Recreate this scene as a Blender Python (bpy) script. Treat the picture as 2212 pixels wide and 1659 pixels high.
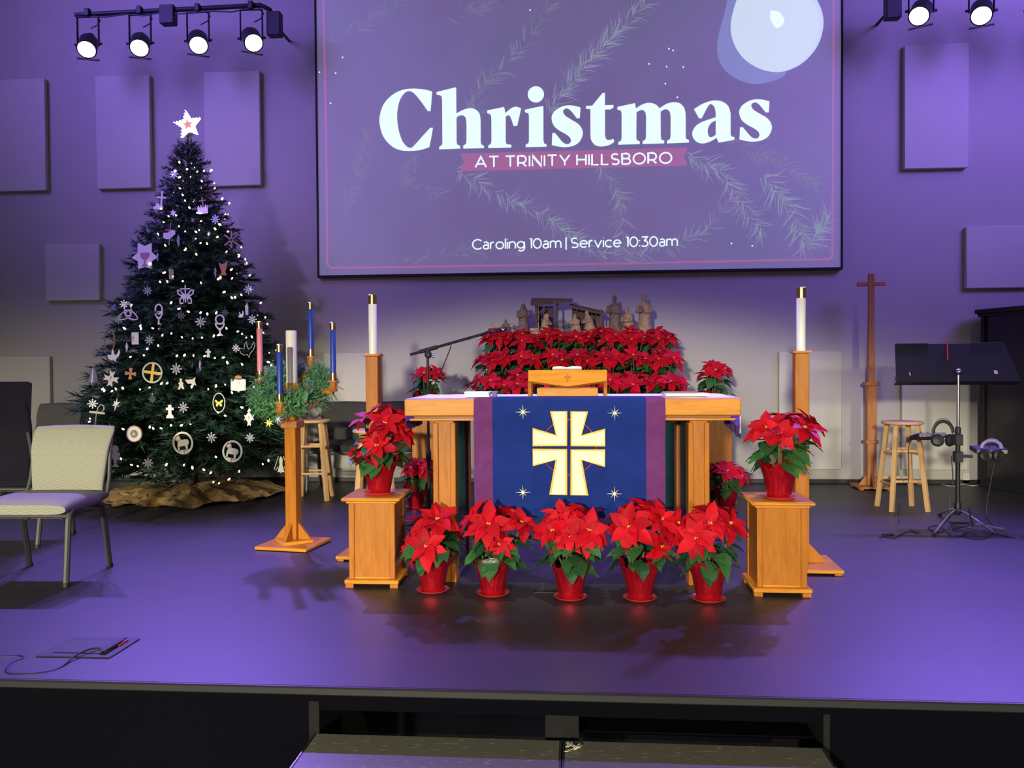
import bpy, bmesh, math, random
from mathutils import Vector, Matrix, Euler
from mathutils.geometry import tessellate_polygon
PI = math.pi
S = bpy.context.scene
C = S.collection
for o in list(bpy.data.objects):
    bpy.data.objects.remove(o, do_unlink=True)

# ------------------------------------------------------------------ camera
FPX, W, H = 1790.0, 2212, 1659
YAW, PITCH, ROLL, HC = 0.0791, 0.0204, -0.0068, 1.2204
CF = Vector((-math.sin(YAW)*math.cos(PITCH), math.cos(YAW)*math.cos(PITCH), -math.sin(PITCH)))
_r = Vector((math.cos(YAW), math.sin(YAW), 0)); _u = _r.cross(CF)
CR = _r*math.cos(ROLL) + _u*math.sin(ROLL); CU = CR.cross(CF)
cd = bpy.data.cameras.new('camera'); cd.sensor_width = 36; cd.lens = FPX/W*36; cd.clip_end = 200
co = bpy.data.objects.new('camera', cd); C.objects.link(co)
co.matrix_world = Matrix(((CR.x, CU.x, -CF.x, 0), (CR.y, CU.y, -CF.y, 0), (CR.z, CU.z, -CF.z, HC), (0, 0, 0, 1)))
S.camera = co

def hit(x, y, Y):
    "world point seen at photo pixel (x, y) on the vertical plane at distance Y up the stage"
    d = CF + CR*((x-W/2)/FPX) + CU*((H/2-y)/FPX)
    return Vector((0, 0, HC)) + d*(Y/d.y)
def flr(x, y, z=0.0):
    "world point seen at photo pixel (x, y) at height z"
    d = CF + CR*((x-W/2)/FPX) + CU*((H/2-y)/FPX)
    return Vector((0, 0, HC)) + d*((z-HC)/d.z)

# ------------------------------------------------------------------ world, exposure, stage lamps
wd = bpy.data.worlds.new('dim_room'); S.world = wd; wd.use_nodes = True
wd.node_tree.nodes['Background'].inputs[0].default_value = (0.54, 0.46, 0.60, 1)
wd.node_tree.nodes['Background'].inputs[1].default_value = 0.135
S.view_settings.view_transform = 'Standard'; S.view_settings.look = 'None'
S.view_settings.gamma = 1.0; S.view_settings.use_curve_mapping = False
S.view_settings.exposure = 0.0
WALL_Y = 8.74
PURPLE = (0.27, 0.15, 1.0); WARM = (1.0, 0.93, 0.74)
def spot(name, loc, target, energy, color, angle, blend, size):
    l = bpy.data.lights.new(name, 'SPOT'); l.energy = energy; l.color = color
    l.spot_size = math.radians(angle); l.spot_blend = blend; l.shadow_soft_size = size
    o = bpy.data.objects.new(name, l); C.objects.link(o); o.location = loc
    o.rotation_euler = (Vector(target)-Vector(loc)).to_track_quat('-Z', 'Y').to_euler()
    return o
def spot_dir(name, loc, heading, dip, energy, color, angle, blend, size):
    h, d = math.radians(heading), math.radians(dip)
    t = Vector(loc)+Vector((math.sin(h)*math.cos(d), math.cos(h)*math.cos(d), -math.sin(d)))
    return spot(name, loc, t, energy, color, angle, blend, size)
# two house spotlights far back in the room, framed down to the lower part of the back wall
spot_dir('house_spotlight', (-2.8, -12.0, 2.9), 7.4, 23.5, 11500, WARM, 42, .12, .3)
spot_dir('house_spotlight', (5.5, -12.0, 3.2), -11.0, 25.0, 4200, WARM, 42, .12, .5)
spot_dir('house_spotlight', (-7.0, -12.0, 3.2), 6.5, 24.6, 6000, WARM, 42, .16, .7)  # added third beam, brightens the tree ornaments and lower left wall
# added violet fill, tints the upper tree from an unseen front position
spot('tree_fill', (-6.8, -2.0, 6.2), (-3.65, 7.6, 2.3), 1500, (0.45, 0.26, 1.0), 17, 0.9, 0.25)
# added warm fill from steeply above, whitens the altar top
spot('altar_top_fill', (-0.2, 3.6, 6.6), (0.0, 5.1, 0.9), 800, (1.0, 0.9, 0.74), 27, 0.7, 0.15)
# added unseen violet fills at both sides, standing in for bounce on the wall
spot('wall_fill', (-6.7, 5.0, 6.1), (-3.6, 8.7, 4.25), 2050, (0.27, 0.16, 1.0), 66, 1.0, 1.9)
spot('wall_fill', (6.8, 5.0, 6.1), (4.1, 8.7, 4.3), 2900, (0.27, 0.155, 1.0), 64, 1.0, 1.9)

# ------------------------------------------------------------------ mesh helpers
def frame_pts(pts, closed=False):
    pts = [Vector(p) for p in pts]; n = len(pts); out = []
    up = Vector((0, 0, 1))
    prev = None
    for i in range(n):
        a = pts[i-1] if (i > 0 or closed) else pts[i]
        b = pts[(i+1) % n] if (i < n-1 or closed) else pts[i]
        t = (b-a).normalized()
        if prev is None:
            s = t.cross(up)
            if s.length < 1e-3: s = t.cross(Vector((1, 0, 0)))
            s.normalize()
        else:
            s = prev - t*prev.dot(t)
            if s.length < 1e-6: s = t.cross(up)
            s.normalize()
        prev = s
        out.append((pts[i], s, s.cross(t).normalized()))
    return out
class MB:
    def __init__(s): s.v = []; s.f = []
    def add(s, vs, fs, M=None):
        k = len(s.v)
        s.v += [tuple(M @ Vector(p)) if M is not None else tuple(p) for p in vs]
        s.f += [tuple(i+k for i in f) for f in fs]
        return s
    def box(s, x0, x1, y0, y1, z0, z1, b=0.0, M=None):
        if x0 > x1: x0, x1 = x1, x0
        if y0 > y1: y0, y1 = y1, y0
        if z0 > z1: z0, z1 = z1, z0
        if b <= 0:
            v = [(x, y, z) for x in (x0, x1) for y in (y0, y1) for z in (z0, z1)]
            return s.add(v, [(0, 1, 3, 2), (4, 6, 7, 5), (0, 4, 5, 1), (2, 3, 7, 6), (0, 2, 6, 4), (1, 5, 7, 3)], M)
        v = []; ix = {}
        for i, x in enumerate((x0, x1)):
            for j, y in enumerate((y0, y1)):
                for k, z in enumerate((z0, z1)):
                    sx, sy, sz = (1-2*i)*b, (1-2*j)*b, (1-2*k)*b
                    for a, p in enumerate(((x, y+sy, z+sz), (x+sx, y, z+sz), (x+sx, y+sy, z))):
                        ix[(i, j, k, a)] = len(v); v.append(p)
        f = []
        for i in (0, 1):
            f.append([ix[(i, j, k, 0)] for j, k in ((0, 0), (0, 1), (1, 1), (1, 0))])
            f.append([ix[(j, i, k, 1)] for j, k in ((0, 0), (0, 1), (1, 1), (1, 0))])
            f.append([ix[(j, k, i, 2)] for j, k in ((0, 0), (0, 1), (1, 1), (1, 0))])
            for j in (0, 1):
                f.append([ix[(0, i, j, 1)], ix[(1, i, j, 1)], ix[(1, i, j, 2)], ix[(0, i, j, 2)]])
                f.append([ix[(i, 0, j, 0)], ix[(i, 1, j, 0)], ix[(i, 1, j, 2)], ix[(i, 0, j, 2)]])
                f.append([ix[(i, j, 0, 0)], ix[(i, j, 1, 0)], ix[(i, j, 1, 1)], ix[(i, j, 0, 1)]])
                for k in (0, 1): f.append([ix[(i, j, k, a)] for a in (0, 1, 2)])
        return s.add(v, f, M)
    def tube(s, pts, r, n=8, closed=False, cap=True, flat=1.0, M=None):
        fr = frame_pts(pts, closed); m = len(fr)
        rr = r if isinstance(r, (list, tuple)) else [r]*m
        v = []; f = []
        for (p, a, b), q in zip(fr, rr):
            for k in range(n):
                t = 2*PI*(k+.5)/n
                v.append(p + a*(math.cos(t)*q) + b*(math.sin(t)*q*flat))
        for i in range(m if closed else m-1):
            j = (i+1) % m
            for k in range(n):
                l = (k+1) % n
                f.append((i*n+k, i*n+l, j*n+l, j*n+k))
        if cap and not closed:
            f.append(tuple(range(n-1, -1, -1))); f.append(tuple((m-1)*n+k for k in range(n)))
        return s.add(v, f, M)
    def lathe(s, prof, n=24, c=(0, 0, 0), M=None, wob=None):
        v = []; f = []
        for i, (r, z) in enumerate(prof):
            for k in range(n):
                t = 2*PI*k/n
                q = r; zz = z
                if wob: q, zz = wob(i, t, r, z)
                v.append((c[0]+q*math.cos(t), c[1]+q*math.sin(t), c[2]+zz))
        for i in range(len(prof)-1):
            for k in range(n):
                l = (k+1) % n
                f.append((i*n+k, i*n+l, (i+1)*n+l, (i+1)*n+k))
        if prof[0][0] > 1e-6 and not wob: f.append(tuple(range(n-1, -1, -1)))
        if prof[-1][0] > 1e-6 and not wob: f.append(tuple((len(prof)-1)*n+k for k in range(n)))
        return s.add(v, f, M)
    def ell(s, c, r, n=12, m=8, M=None):
        if not isinstance(r, (list, tuple)): r = (r, r, r)
        v = [(c[0], c[1], c[2]-r[2])]; f = []
        for i in range(1, m):
            a = -PI/2 + PI*i/m
            for k in range(n):
                t = 2*PI*k/n
                v.append((c[0]+r[0]*math.cos(a)*math.cos(t), c[1]+r[1]*math.cos(a)*math.sin(t), c[2]+r[2]*math.sin(a)))
        v.append((c[0], c[1], c[2]+r[2]))
        for k in range(n):
            l = (k+1) % n
            f.append((0, 1+l, 1+k)); f.append((len(v)-1, 1+(m-2)*n+k, 1+(m-2)*n+l))
            for i in range(m-2): f.append((1+i*n+k, 1+i*n+l, 1+(i+1)*n+l, 1+(i+1)*n+k))
        return s.add(v, f, M)
    def plate(s, outer, holes=(), y0=0.0, y1=0.002, M=None):
        "flat outline in x/z, given thickness along y"
        loops = [[Vector((p[0], 0, p[1])) for p in outer]] + [[Vector((p[0], 0, p[1])) for p in h] for h in holes]
        tris = tessellate_polygon([[Vector((q.x, q.z, 0)) for q in L] for L in loops])
        flat = [q for L in loops for q in L]; N = len(flat)
        v = [(q.x, y0, q.z) for q in flat] + [(q.x, y1, q.z) for q in flat]
        f = [tuple(t) for t in tris] + [tuple(i+N for i in reversed(t)) for t in tris]
        k = 0
        for L in loops:
            n = len(L)
            for i in range(n): f.append((k+i, k+(i+1) % n, N+k+(i+1) % n, N+k+i))
            k += n
        return s.add(v, f, M)
    def loft(s, secs, n=14, M=None):
        "stack of ellipses (cx, cy, cz, rx, ry), closed at both ends"
        v = []; f = []
        for cx, cy, cz, rx, ry in secs:
            for k in range(n):
                t = 2*PI*k/n
                v.append((cx+rx*math.cos(t), cy+ry*math.sin(t), cz))
        for i in range(len(secs)-1):
            for k in range(n):
                l = (k+1) % n; f.append((i*n+k, i*n+l, (i+1)*n+l, (i+1)*n+k))
        f.append(tuple(range(n-1, -1, -1))); f.append(tuple((len(secs)-1)*n+k for k in range(n)))
        return s.add(v, f, M)
    def mesh(s, name, mat=None, sharp=40, smooth=True):
        me = bpy.data.meshes.new(name); me.from_pydata(s.v, [], s.f)
        bm = bmesh.new(); bm.from_mesh(me); bmesh.ops.recalc_face_normals(bm, faces=bm.faces); bm.to_mesh(me); bm.free()
        if smooth:
            me.polygons.foreach_set('use_smooth', [True]*len(me.polygons))
            if sharp: me.set_sharp_from_angle(angle=math.radians(sharp))
        if mat: me.materials.append(mat)
        me.update()
        return me
def link(name, data, parent=None, loc=(0, 0, 0), rot=(0, 0, 0), sc=None, M=None):
    o = bpy.data.objects.new(name, data); C.objects.link(o)
    if parent: o.parent = parent
    if M is not None: o.matrix_basis = M
    else:
        o.location = loc; o.rotation_euler = rot
        if sc is not None: o.scale = sc if isinstance(sc, (tuple, list)) else (sc, sc, sc)
    return o
def obj(name, mb, mat, parent=None, loc=(0, 0, 0), rot=(0, 0, 0), sharp=40, smooth=True, label=None):
    o = link(name, mb.mesh(name, mat, sharp, smooth), parent, loc, rot)
    if label: o['label'] = label
    return o
def tag(o, label, cat, group=None):
    o['label'] = label; o['category'] = cat
    if group: o['group'] = group
    return o
def thing(name, label, cat, loc=(0, 0, 0), rz=0.0, group=None):
    return tag(link(name, None, None, loc, (0, 0, rz)), label, cat, group)
def struct(name, mb, mat, sharp=40):
    o = obj(name, mb, mat, sharp=sharp); o['kind'] = 'structure'; return o
def dup(root, loc, rz=None, label=None, group=None):
    r = root.copy(); C.objects.link(r); r.location = loc
    if rz is not None: r.rotation_euler = (0, 0, rz)
    if label: r['label'] = label
    if group: r['group'] = group
    for ch in root.children:
        c = ch.copy(); C.objects.link(c); c.parent = r
        for g in ch.children:
            d = g.copy(); C.objects.link(d); d.parent = c
    return r

# ------------------------------------------------------------------ materials
def lin(h):
    c = [int(h[i:i+2], 16)/255 for i in (0, 2, 4)]
    return tuple((x/12.92 if x <= .04045 else ((x+.055)/1.055)**2.4) for x in c)
def nodes(name):
    m = bpy.data.materials.new(name); m.use_nodes = True
    nt = m.node_tree; b = nt.nodes['Principled BSDF']; return m, nt, b
def setc(b, col, rough=.5, metal=0.0, spec=.5):
    b.inputs['Base Color'].default_value = (*col, 1); b.inputs['Roughness'].default_value = rough
    b.inputs['Metallic'].default_value = metal; b.inputs['Specular IOR Level'].default_value = spec
def mat(name, col, rough=.5, metal=0.0, spec=.5, var=0.0, vs=8.0, bump=0.0, bs=60.0, emit=None, es=0.0, trans=0.0, alpha=None, coat=0.0, stretch=None):
    m, nt, b = nodes(name); setc(b, col, rough, metal, spec)
    if coat: b.inputs['Coat Weight'].default_value = coat; b.inputs['Coat Roughness'].default_value = .15
    tc = nt.nodes.new('ShaderNodeTexCoord')
    src = tc.outputs['Object']
    if stretch:
        mp = nt.nodes.new('ShaderNodeMapping'); mp.inputs['Scale'].default_value = stretch
        nt.links.new(src, mp.inputs[0]); src = mp.outputs[0]
    if var:
        n = nt.nodes.new('ShaderNodeTexNoise'); n.inputs['Scale'].default_value = vs; n.inputs['Detail'].default_value = 5
        r = nt.nodes.new('ShaderNodeValToRGB')
        r.color_ramp.elements[0].position = .3; r.color_ramp.elements[1].position = .7
        r.color_ramp.elements[0].color = (*[c*(1-var) for c in col], 1); r.color_ramp.elements[1].color = (*[min(1, c*(1+var)) for c in col], 1)
        nt.links.new(src, n.inputs['Vector']); nt.links.new(n.outputs['Fac'], r.inputs[0]); nt.links.new(r.outputs[0], b.inputs['Base Color'])
    if bump:
        n2 = nt.nodes.new('ShaderNodeTexNoise'); n2.inputs['Scale'].default_value = bs; n2.inputs['Detail'].default_value = 4
        bp = nt.nodes.new('ShaderNodeBump'); bp.inputs['Strength'].default_value = bump; bp.inputs['Distance'].default_value = .01
        nt.links.new(src, n2.inputs['Vector']); nt.links.new(n2.outputs['Fac'], bp.inputs['Height']); nt.links.new(bp.outputs[0], b.inputs['Normal'])
    if emit:
        b.inputs['Emission Color'].default_value = (*emit, 1); b.inputs['Emission Strength'].default_value = es
    if trans: b.inputs['Transmission Weight'].default_value = trans
    if alpha is not None: b.inputs['Alpha'].default_value = alpha
    return m
def wood(name, c1, c2, rough=.4, sc=(14, 14, 1.6), coat=.04):
    m, nt, b = nodes(name); setc(b, c1, rough, spec=.22)
    b.inputs['Coat Weight'].default_value = coat; b.inputs['Coat Roughness'].default_value = .2
    tc = nt.nodes.new('ShaderNodeTexCoord'); mp = nt.nodes.new('ShaderNodeMapping'); mp.inputs['Scale'].default_value = sc
    n1 = nt.nodes.new('ShaderNodeTexNoise'); n1.inputs['Scale'].default_value = 2.2; n1.inputs['Detail'].default_value = 8; n1.inputs['Distortion'].default_value = .8
    n2 = nt.nodes.new('ShaderNodeTexNoise'); n2.inputs['Scale'].default_value = 9; n2.inputs['Detail'].default_value = 6
    mx = nt.nodes.new('ShaderNodeMath'); mx.operation = 'MULTIPLY_ADD'; mx.inputs[1].default_value = .45
    r = nt.nodes.new('ShaderNodeValToRGB'); e = r.color_ramp.elements
    e[0].position = .48; e[0].color = (*c2, 1); e[1].position = .86; e[1].color = (*c1, 1)
    L = nt.links.new
    L(tc.outputs['Object'], mp.inputs[0]); L(mp.outputs[0], n1.inputs['Vector']); L(mp.outputs[0], n2.inputs['Vector'])
    L(n2.outputs['Fac'], mx.inputs[0]); L(n1.outputs['Fac'], mx.inputs[2]); L(mx.outputs[0], r.inputs[0]); L(r.outputs[0], b.inputs['Base Color'])
    bp = nt.nodes.new('ShaderNodeBump'); bp.inputs['Strength'].default_value = .06; bp.inputs['Distance'].default_value = .004
    L(mx.outputs[0], bp.inputs['Height']); L(bp.outputs[0], b.inputs['Normal'])
    return m
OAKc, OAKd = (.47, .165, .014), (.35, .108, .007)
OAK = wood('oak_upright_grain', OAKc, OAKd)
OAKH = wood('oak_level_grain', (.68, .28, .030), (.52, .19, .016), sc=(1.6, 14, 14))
CHERRY = wood('reddish_wood', (.50, .20, .065), (.36, .13, .04), rough=.45)
PINE = wood('pale_pine', (.74, .47, .22), (.60, .34, .13), rough=.45)
PINEH = wood('pale_pine_seat', (.74, .47, .22), (.60, .34, .13), rough=.3, sc=(2, 14, 14))
WALL = mat('wall_paint', (.40, .38, .345), .85, var=.02, vs=2.0, bump=.05, bs=160)
PANEL = mat('panel_cloth', (.52, .50, .44), .95, var=.02, vs=30, bump=.1, bs=400)
BLACKM = mat('black_metal', (.012, .012, .014), .45, spec=.4)
BLACKP = mat('black_plastic', (.018, .018, .02), .55)
CHROME = mat('chrome', (.75, .75, .77), .18, metal=1.0)
STEEL = mat('brushed_grey_steel', (.30, .30, .29), .35, metal=1.0)
BRASS = mat('brass', (.72, .50, .17), .25, metal=1.0)
WHITEC = mat('white_linen', (.80, .79, .78), .8, var=.02, vs=20, bump=.1, bs=300)
PURPC = mat('purple_cloth', (.14, .036, .15), .9, spec=.1, var=.12, vs=18, bump=.12, bs=500)
LILAC = mat('lilac_satin', (.42, .26, .68), .5, var=.06, vs=20)
_b = LILAC.node_tree; _t = _b.nodes.new('ShaderNodeBsdfTranslucent'); _t.inputs[0].default_value = (.46, .28, .74, 1)
_m = _b.nodes.new('ShaderNodeMixShader'); _m.inputs[0].default_value = .5
_b.links.new(_b.nodes['Principled BSDF'].outputs[0], _m.inputs[1]); _b.links.new(_t.outputs[0], _m.inputs[2]); _b.links.new(_m.outputs[0], _b.nodes['Material Output'].inputs[0])
BLUEC = mat('royal_blue_cloth', (.012, .030, .19), .9, spec=.1, var=.08, vs=14, bump=.12, bs=500)
GREENC = mat('green_cloth', (.03, .17, .125), .9, var=.15, vs=30, bump=.1, bs=300)
CABLE = mat('black_cable', (.01, .01, .012), .5)

# ------------------------------------------------------------------ the setting
m, nt, b = nodes('black_stage_vinyl'); setc(b, (.030, .028, .031), .42, spec=.55); FLOOR = m
tc = nt.nodes.new('ShaderNodeTexCoord')
n1 = nt.nodes.new('ShaderNodeTexNoise'); n1.inputs['Scale'].default_value = 1.3; n1.inputs['Detail'].default_value = 7
mr = nt.nodes.new('ShaderNodeMapRange'); mr.inputs['To Min'].default_value = .40; mr.inputs['To Max'].default_value = .52
nt.links.new(tc.outputs['Object'], n1.inputs['Vector']); nt.links.new(n1.outputs['Fac'], mr.inputs['Value']); nt.links.new(mr.outputs[0], b.inputs['Roughness'])
n2 = nt.nodes.new('ShaderNodeTexNoise'); n2.inputs['Scale'].default_value = 220; bp = nt.nodes.new('ShaderNodeBump')
bp.inputs['Strength'].default_value = .05; bp.inputs['Distance'].default_value = .002
nt.links.new(tc.outputs['Object'], n2.inputs['Vector']); nt.links.new(n2.outputs['Fac'], bp.inputs['Height']); nt.links.new(bp.outputs[0], b.inputs['Normal'])
STAGE_Y = 3.096
floor = struct('floor', MB().box(-9, 9, STAGE_Y, WALL_Y, -.03, 0), FLOOR)
obj('stage_nosing', MB().box(-9, 9, STAGE_Y-.022, STAGE_Y, -.032, 0.001, .006), mat('grey_rubber_nosing', (.018, .018, .018), .4), floor)
HOUSEF = mat('dark_house_carpet', (.003, .003, .005), .9, var=.2, vs=60)
hf = struct('floor_house', MB().box(-9, 9, -16, STAGE_Y+1.4, -.62, -.58), HOUSEF)
FASC = mat('dark_fascia_paint', (.0014, .0013, .0032), .8, spec=.05)
POST = mat('grey_fascia_board', (.012, .012, .011), .8, spec=.1, var=.1, vs=20)
def sx(px, y=1540): return hit(px, y, STAGE_Y).x
wf = struct('wall_stage_front', MB().box(-9, sx(668), STAGE_Y, STAGE_Y+.04, -.58, -.03)
            .box(sx(1792), 9, STAGE_Y, STAGE_Y+.04, -.58, -.03).box(sx(668), sx(1792), STAGE_Y+.002, STAGE_Y+.04, -.095, -.03), FASC)
obj('jamb', MB().box(sx(668), sx(690), STAGE_Y-.004, STAGE_Y+.3, -.58, -.06), POST, wf)
obj('jamb', MB().box(sx(1778), sx(1792), STAGE_Y-.004, STAGE_Y+.3, -.58, -.06), POST, wf)
obj('mullion', MB().box(sx(1178), sx(1250), STAGE_Y-.004, STAGE_Y+.06, -.58, -.09), POST, wf)
obj('back_board', MB().box(sx(668), sx(1792), STAGE_Y+.9, STAGE_Y+.93, -.58, -.03), FASC, wf)
obj('under_shelf', MB().box(sx(1250), sx(1778), STAGE_Y+.10, STAGE_Y+.9, -.20, -.19), FASC, wf)
wb = struct('wall_back', MB().box(-9, 9, WALL_Y, WALL_Y+.12, 0, 6.6), WALL)
struct('baseboard_back', MB().box(-9, 9, WALL_Y-.012, WALL_Y, 0.0, .045, .003), mat('black_vinyl_base', (.012, .012, .013), .5))

# acoustic panels
def panel(x0, x1, z0, z1, label):
    tag(obj('acoustic_panel', MB().box(x0, x1, WALL_Y-.055, WALL_Y-.001, z0, z1, .006), PANEL), label, 'wall panel', 'acoustic panels on the back wall')
panel(-6.40, -5.79, 3.19, 4.41, 'tall pale acoustic panel cut off by the left picture edge')
panel(-5.21, -4.60, 3.19, 4.41, 'tall pale acoustic panel under the second violet stage lamp')
panel(-3.99, -3.375, 3.19, 4.41, 'tall pale acoustic panel between the tree star and the screen')
panel(3.295, 3.915, 3.19, 4.43, 'tall violet-lit acoustic panel right of the projection screen')
panel(-5.82, -5.20, 1.98, 2.60, 'small square acoustic panel left of the lit tree')
panel(3.90, 4.52, 1.98, 2.60, 'square acoustic panel above the dark glazed booth')
panel(-6.40, -5.79, .15, 1.375, 'low acoustic panel behind the dark chair at far left')
panel(-2.71, -2.09, .15, 1.385, 'low acoustic panel behind the advent candles and grey chairs')
panel(2.06, 2.685, .15, 1.36, 'low cream acoustic panel behind the right altar candlestick')
panel(3.28, 3.925, .15, 1.36, 'low cream acoustic panel behind the music stand')

# portable aluminium steps
m, nt, b = nodes('scuffed_step_laminate'); setc(b, (.05, .048, .036), .3, spec=.6); STEPM = m
tc = nt.nodes.new('ShaderNodeTexCoord'); n1 = nt.nodes.new('ShaderNodeTexNoise'); n1.inputs['Scale'].default_value = 26; n1.inputs['Detail'].default_value = 9
mp = nt.nodes.new('ShaderNodeMapping'); mp.inputs['Scale'].default_value = (1, 3, 1)
r = nt.nodes.new('ShaderNodeValToRGB'); r.color_ramp.elements[0].position = .60; r.color_ramp.elements[0].color = (.15, .145, .105, 1)
r.color_ramp.elements[1].position = .74; r.color_ramp.elements[1].color = (.34, .33, .27, 1)
nt.links.new(tc.outputs['Object'], mp.inputs[0]); nt.links.new(mp.outputs[0], n1.inputs['Vector']); nt.links.new(n1.outputs['Fac'], r.inputs[0]); nt.links.new(r.outputs[0], b.inputs['Base Color'])
SZ = hit(683, 1584, 3.05).z
def step(px0, px1, label):
    x0, x1 = px0, px1
    t = thing('portable_step', label, 'step', ((x0+x1)/2, 2.9, -.58), 0, 'portable stage steps')
    w = (x1-x0)/2; top = SZ+.58
    obj('tread', MB().box(-w, w, -.163, .15, top-.02, top, .003), STEPM, t)
    obj('nosing', MB().box(-w, w, -.178, -.164, top-.03, top+.001, .005), CHROME, t)
    for a in (-w-.006, w): obj('edge_trim', MB().box(a, a+.006, -.16, .15, top-.03, top+.002), STEEL, t)
    for a in (-w+.03, w-.03):
        for q in (-.12, .12): obj('leg', MB().box(a-.015, a+.015, q-.015, q+.015, 0, top-.02), STEEL, t)
xa, xm, xb = hit(683, 1584, 3.05).x, hit(1215, 1597, 3.05).x, hit(1775, 1616, 3.05).x
step(xa, xm-.008, 'scuffed aluminium-edged stage step, left half below the stage')
step(xm+.008, xb, 'scuffed aluminium-edged stage step, right half below the stage')
tape = MB(); rnd = random.Random(3)
for i in range(9):
    a = rnd.uniform(0, 6.28); cx, cy = rnd.uniform(-.012, .03), rnd.uniform(-.02, .025)
    tape.plate([(-.016, -.004), (.014, -.007), (.02, .004), (-.006, .008)], M=Matrix.Translation((cx, cy, .002+i*.0006)) @ Matrix.Rotation(a, 4, 'Z') @ Matrix.Rotation(PI/2+rnd.uniform(-.3, .3), 4, 'X'))
tag(obj('torn_tape', tape, mat('pale_torn_tape', (.62, .58, .40), .5), loc=(xm+.035, 2.98, SZ+.003)), 'scrap of torn pale tape where the two steps meet', 'tape')

# ------------------------------------------------------------------ projection screen
SCR_Y = WALL_Y-.06
SX0, SX1, SZ0, SZ1 = hit(690, 596, SCR_Y).x, hit(1816, 579, SCR_Y).x, hit(690, 595, SCR_Y).z, 5.30
m, nt, b = nodes('projected_slide'); setc(b, (.36, .36, .37), .9); SLIDE = m
tc = nt.nodes.new('ShaderNodeTexCoord'); n1 = nt.nodes.new('ShaderNodeTexNoise'); n1.inputs['Scale'].default_value = .9; n1.inputs['Detail'].default_value = 3
r = nt.nodes.new('ShaderNodeValToRGB'); e = r.color_ramp.elements
e[0].position = .35; e[0].color = (.135, .105, .165, 1); e[1].position = .7; e[1].color = (.12, .125, .165, 1)
x = e.new(.5); x.color = (.15, .125, .20, 1)
nt.links.new(tc.outputs['Object'], n1.inputs['Vector']); nt.links.new(n1.outputs['Fac'], r.inputs[0]); nt.links.new(r.outputs[0], b.inputs['Emission Color'])
b.inputs['Emission Strength'].default_value = .62
def glow(name, col, s=1.0):
    return mat(name, (.36, .36, .37), .9, emit=col, es=s)
SLW = glow('projected_white', (.80, 1.0, .98), .95)
SLR = glow('projected_red', (.42, .12, .19), .68)
SLP = glow('projected_pink_line', (.35, .10, .19), .75)
SLN = [glow('projected_needle', c, .62) for c in ((.20, .22, .28), (.25, .32, .36), (.30, .37, .42), (.20, .19, .26))]
SLC = glow('projected_candle_side', (.19, .24, .42), .75)
scr = thing('projection_screen', 'large projection screen showing a Christmas service slide', 'screen', ((SX0+SX1)/2, SCR_Y, SZ0))
ox, oz = (SX0+SX1)/2, SZ0
hw = (SX1-SX0)/2; hh = SZ1-SZ0; fb = .02
fm = MB().box(-hw-fb, hw+fb, -.012, .055, -fb-.005, 0, .003).box(-hw-fb, hw+fb, -.012, .055, hh, hh+fb, .003)
fm.box(-hw-fb, -hw, -.012, .055, 0, hh, .003).box(hw, hw+fb, -.012, .055, 0, hh, .003)
obj('screen_frame', fm, mat('black_velvet_frame', (.008, .008, .011), .8), scr)
slide = obj('projected_slide', MB().box(-hw, hw, 0, .03, 0, hh), SLIDE, scr)
def sp(px, py):
    p = hit(px, py, SCR_Y); return (p.x-ox, p.z-oz)
def flat(name, polys, mt, lay=1, label=None):
    mb = MB()
    for outer, holes in polys: mb.plate(outer, holes, -.0006*lay, -.0006*lay+.0004)
    return obj(name, mb, mt, slide, sharp=None, smooth=False, label=label)
def smooth_loop(pts, sub=5):
    n = len(pts); out = []
    for i in range(n):
        p0, p1, p2, p3 = pts[i-1], pts[i], pts[(i+1) % n], pts[(i+2) % n]
        c1, c2 = len(p1) > 2, len(p2) > 2
        out.append((p1[0], p1[1]))
        if c1 and c2: continue
        if c1: p0 = (2*p1[0]-p2[0], 2*p1[1]-p2[1])
        if c2: p3 = (2*p2[0]-p1[0], 2*p2[1]-p1[1])
        if c1 and len(p3) > 1 and not c2: p0 = (p1[0]-(p3[0]-p1[0])*.0-(p2[0]-p1[0]), p1[1]-(p2[1]-p1[1]))
        for k in range(1, sub):
            t = k/sub
            q = []
            for a in (0, 1):
                q.append(.5*((2*p1[a])+(-p0[a]+p2[a])*t+(2*p0[a]-5*p1[a]+4*p2[a]-p3[a])*t*t+(-p0[a]+3*p1[a]-3*p2[a]+p3[a])*t**3))
            out.append(tuple(q))
    return out
def glyph(pts, x0, sub=5):
    return [sp(x0+u/11.06, 180+v/11.06) for u, v in smooth_loop(pts, sub)]
c = 1
gC = [(1365,195,c),(1180,150),(900,128),(640,165),(400,290),(210,500),(120,760),(115,980),(200,1270),(400,1500),(620,1600),(860,1615),(1100,1590),(1300,1525,c),(1345,1300),(1385,1065,c),(1320,1065,c),(1150,1250),(980,1440),(900,1520),(840,1545),(750,1500),(650,1370),(570,1130),(530,850),(545,590),(610,370),(720,225),(820,188),(920,230),(1060,380),(1265,665,c),(1328,665,c),(1350,430)]
gh = [(1475,210,c),(1880,108),(1940,105,c),(1945,720,c),(2100,640),(2260,597),(2400,625),(2500,735),(2525,900,c),(2525,1380,c),(2540,1455),(2605,1495,c),(2605,1548,c),(2112,1560,c),(2108,1495,c),(2175,1440),(2188,1350,c),(2188,1000,c),(2175,850),(2130,780),(2070,762),(2000,780),(1948,820,c),(1950,1380,c),(1965,1460),(2037,1497,c),(2037,1560,c),(1537,1578,c),(1537,1515,c),(1605,1465),(1612,1380,c),(1605,400,c),(1590,310),(1540,285),(1470,265,c)]
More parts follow.
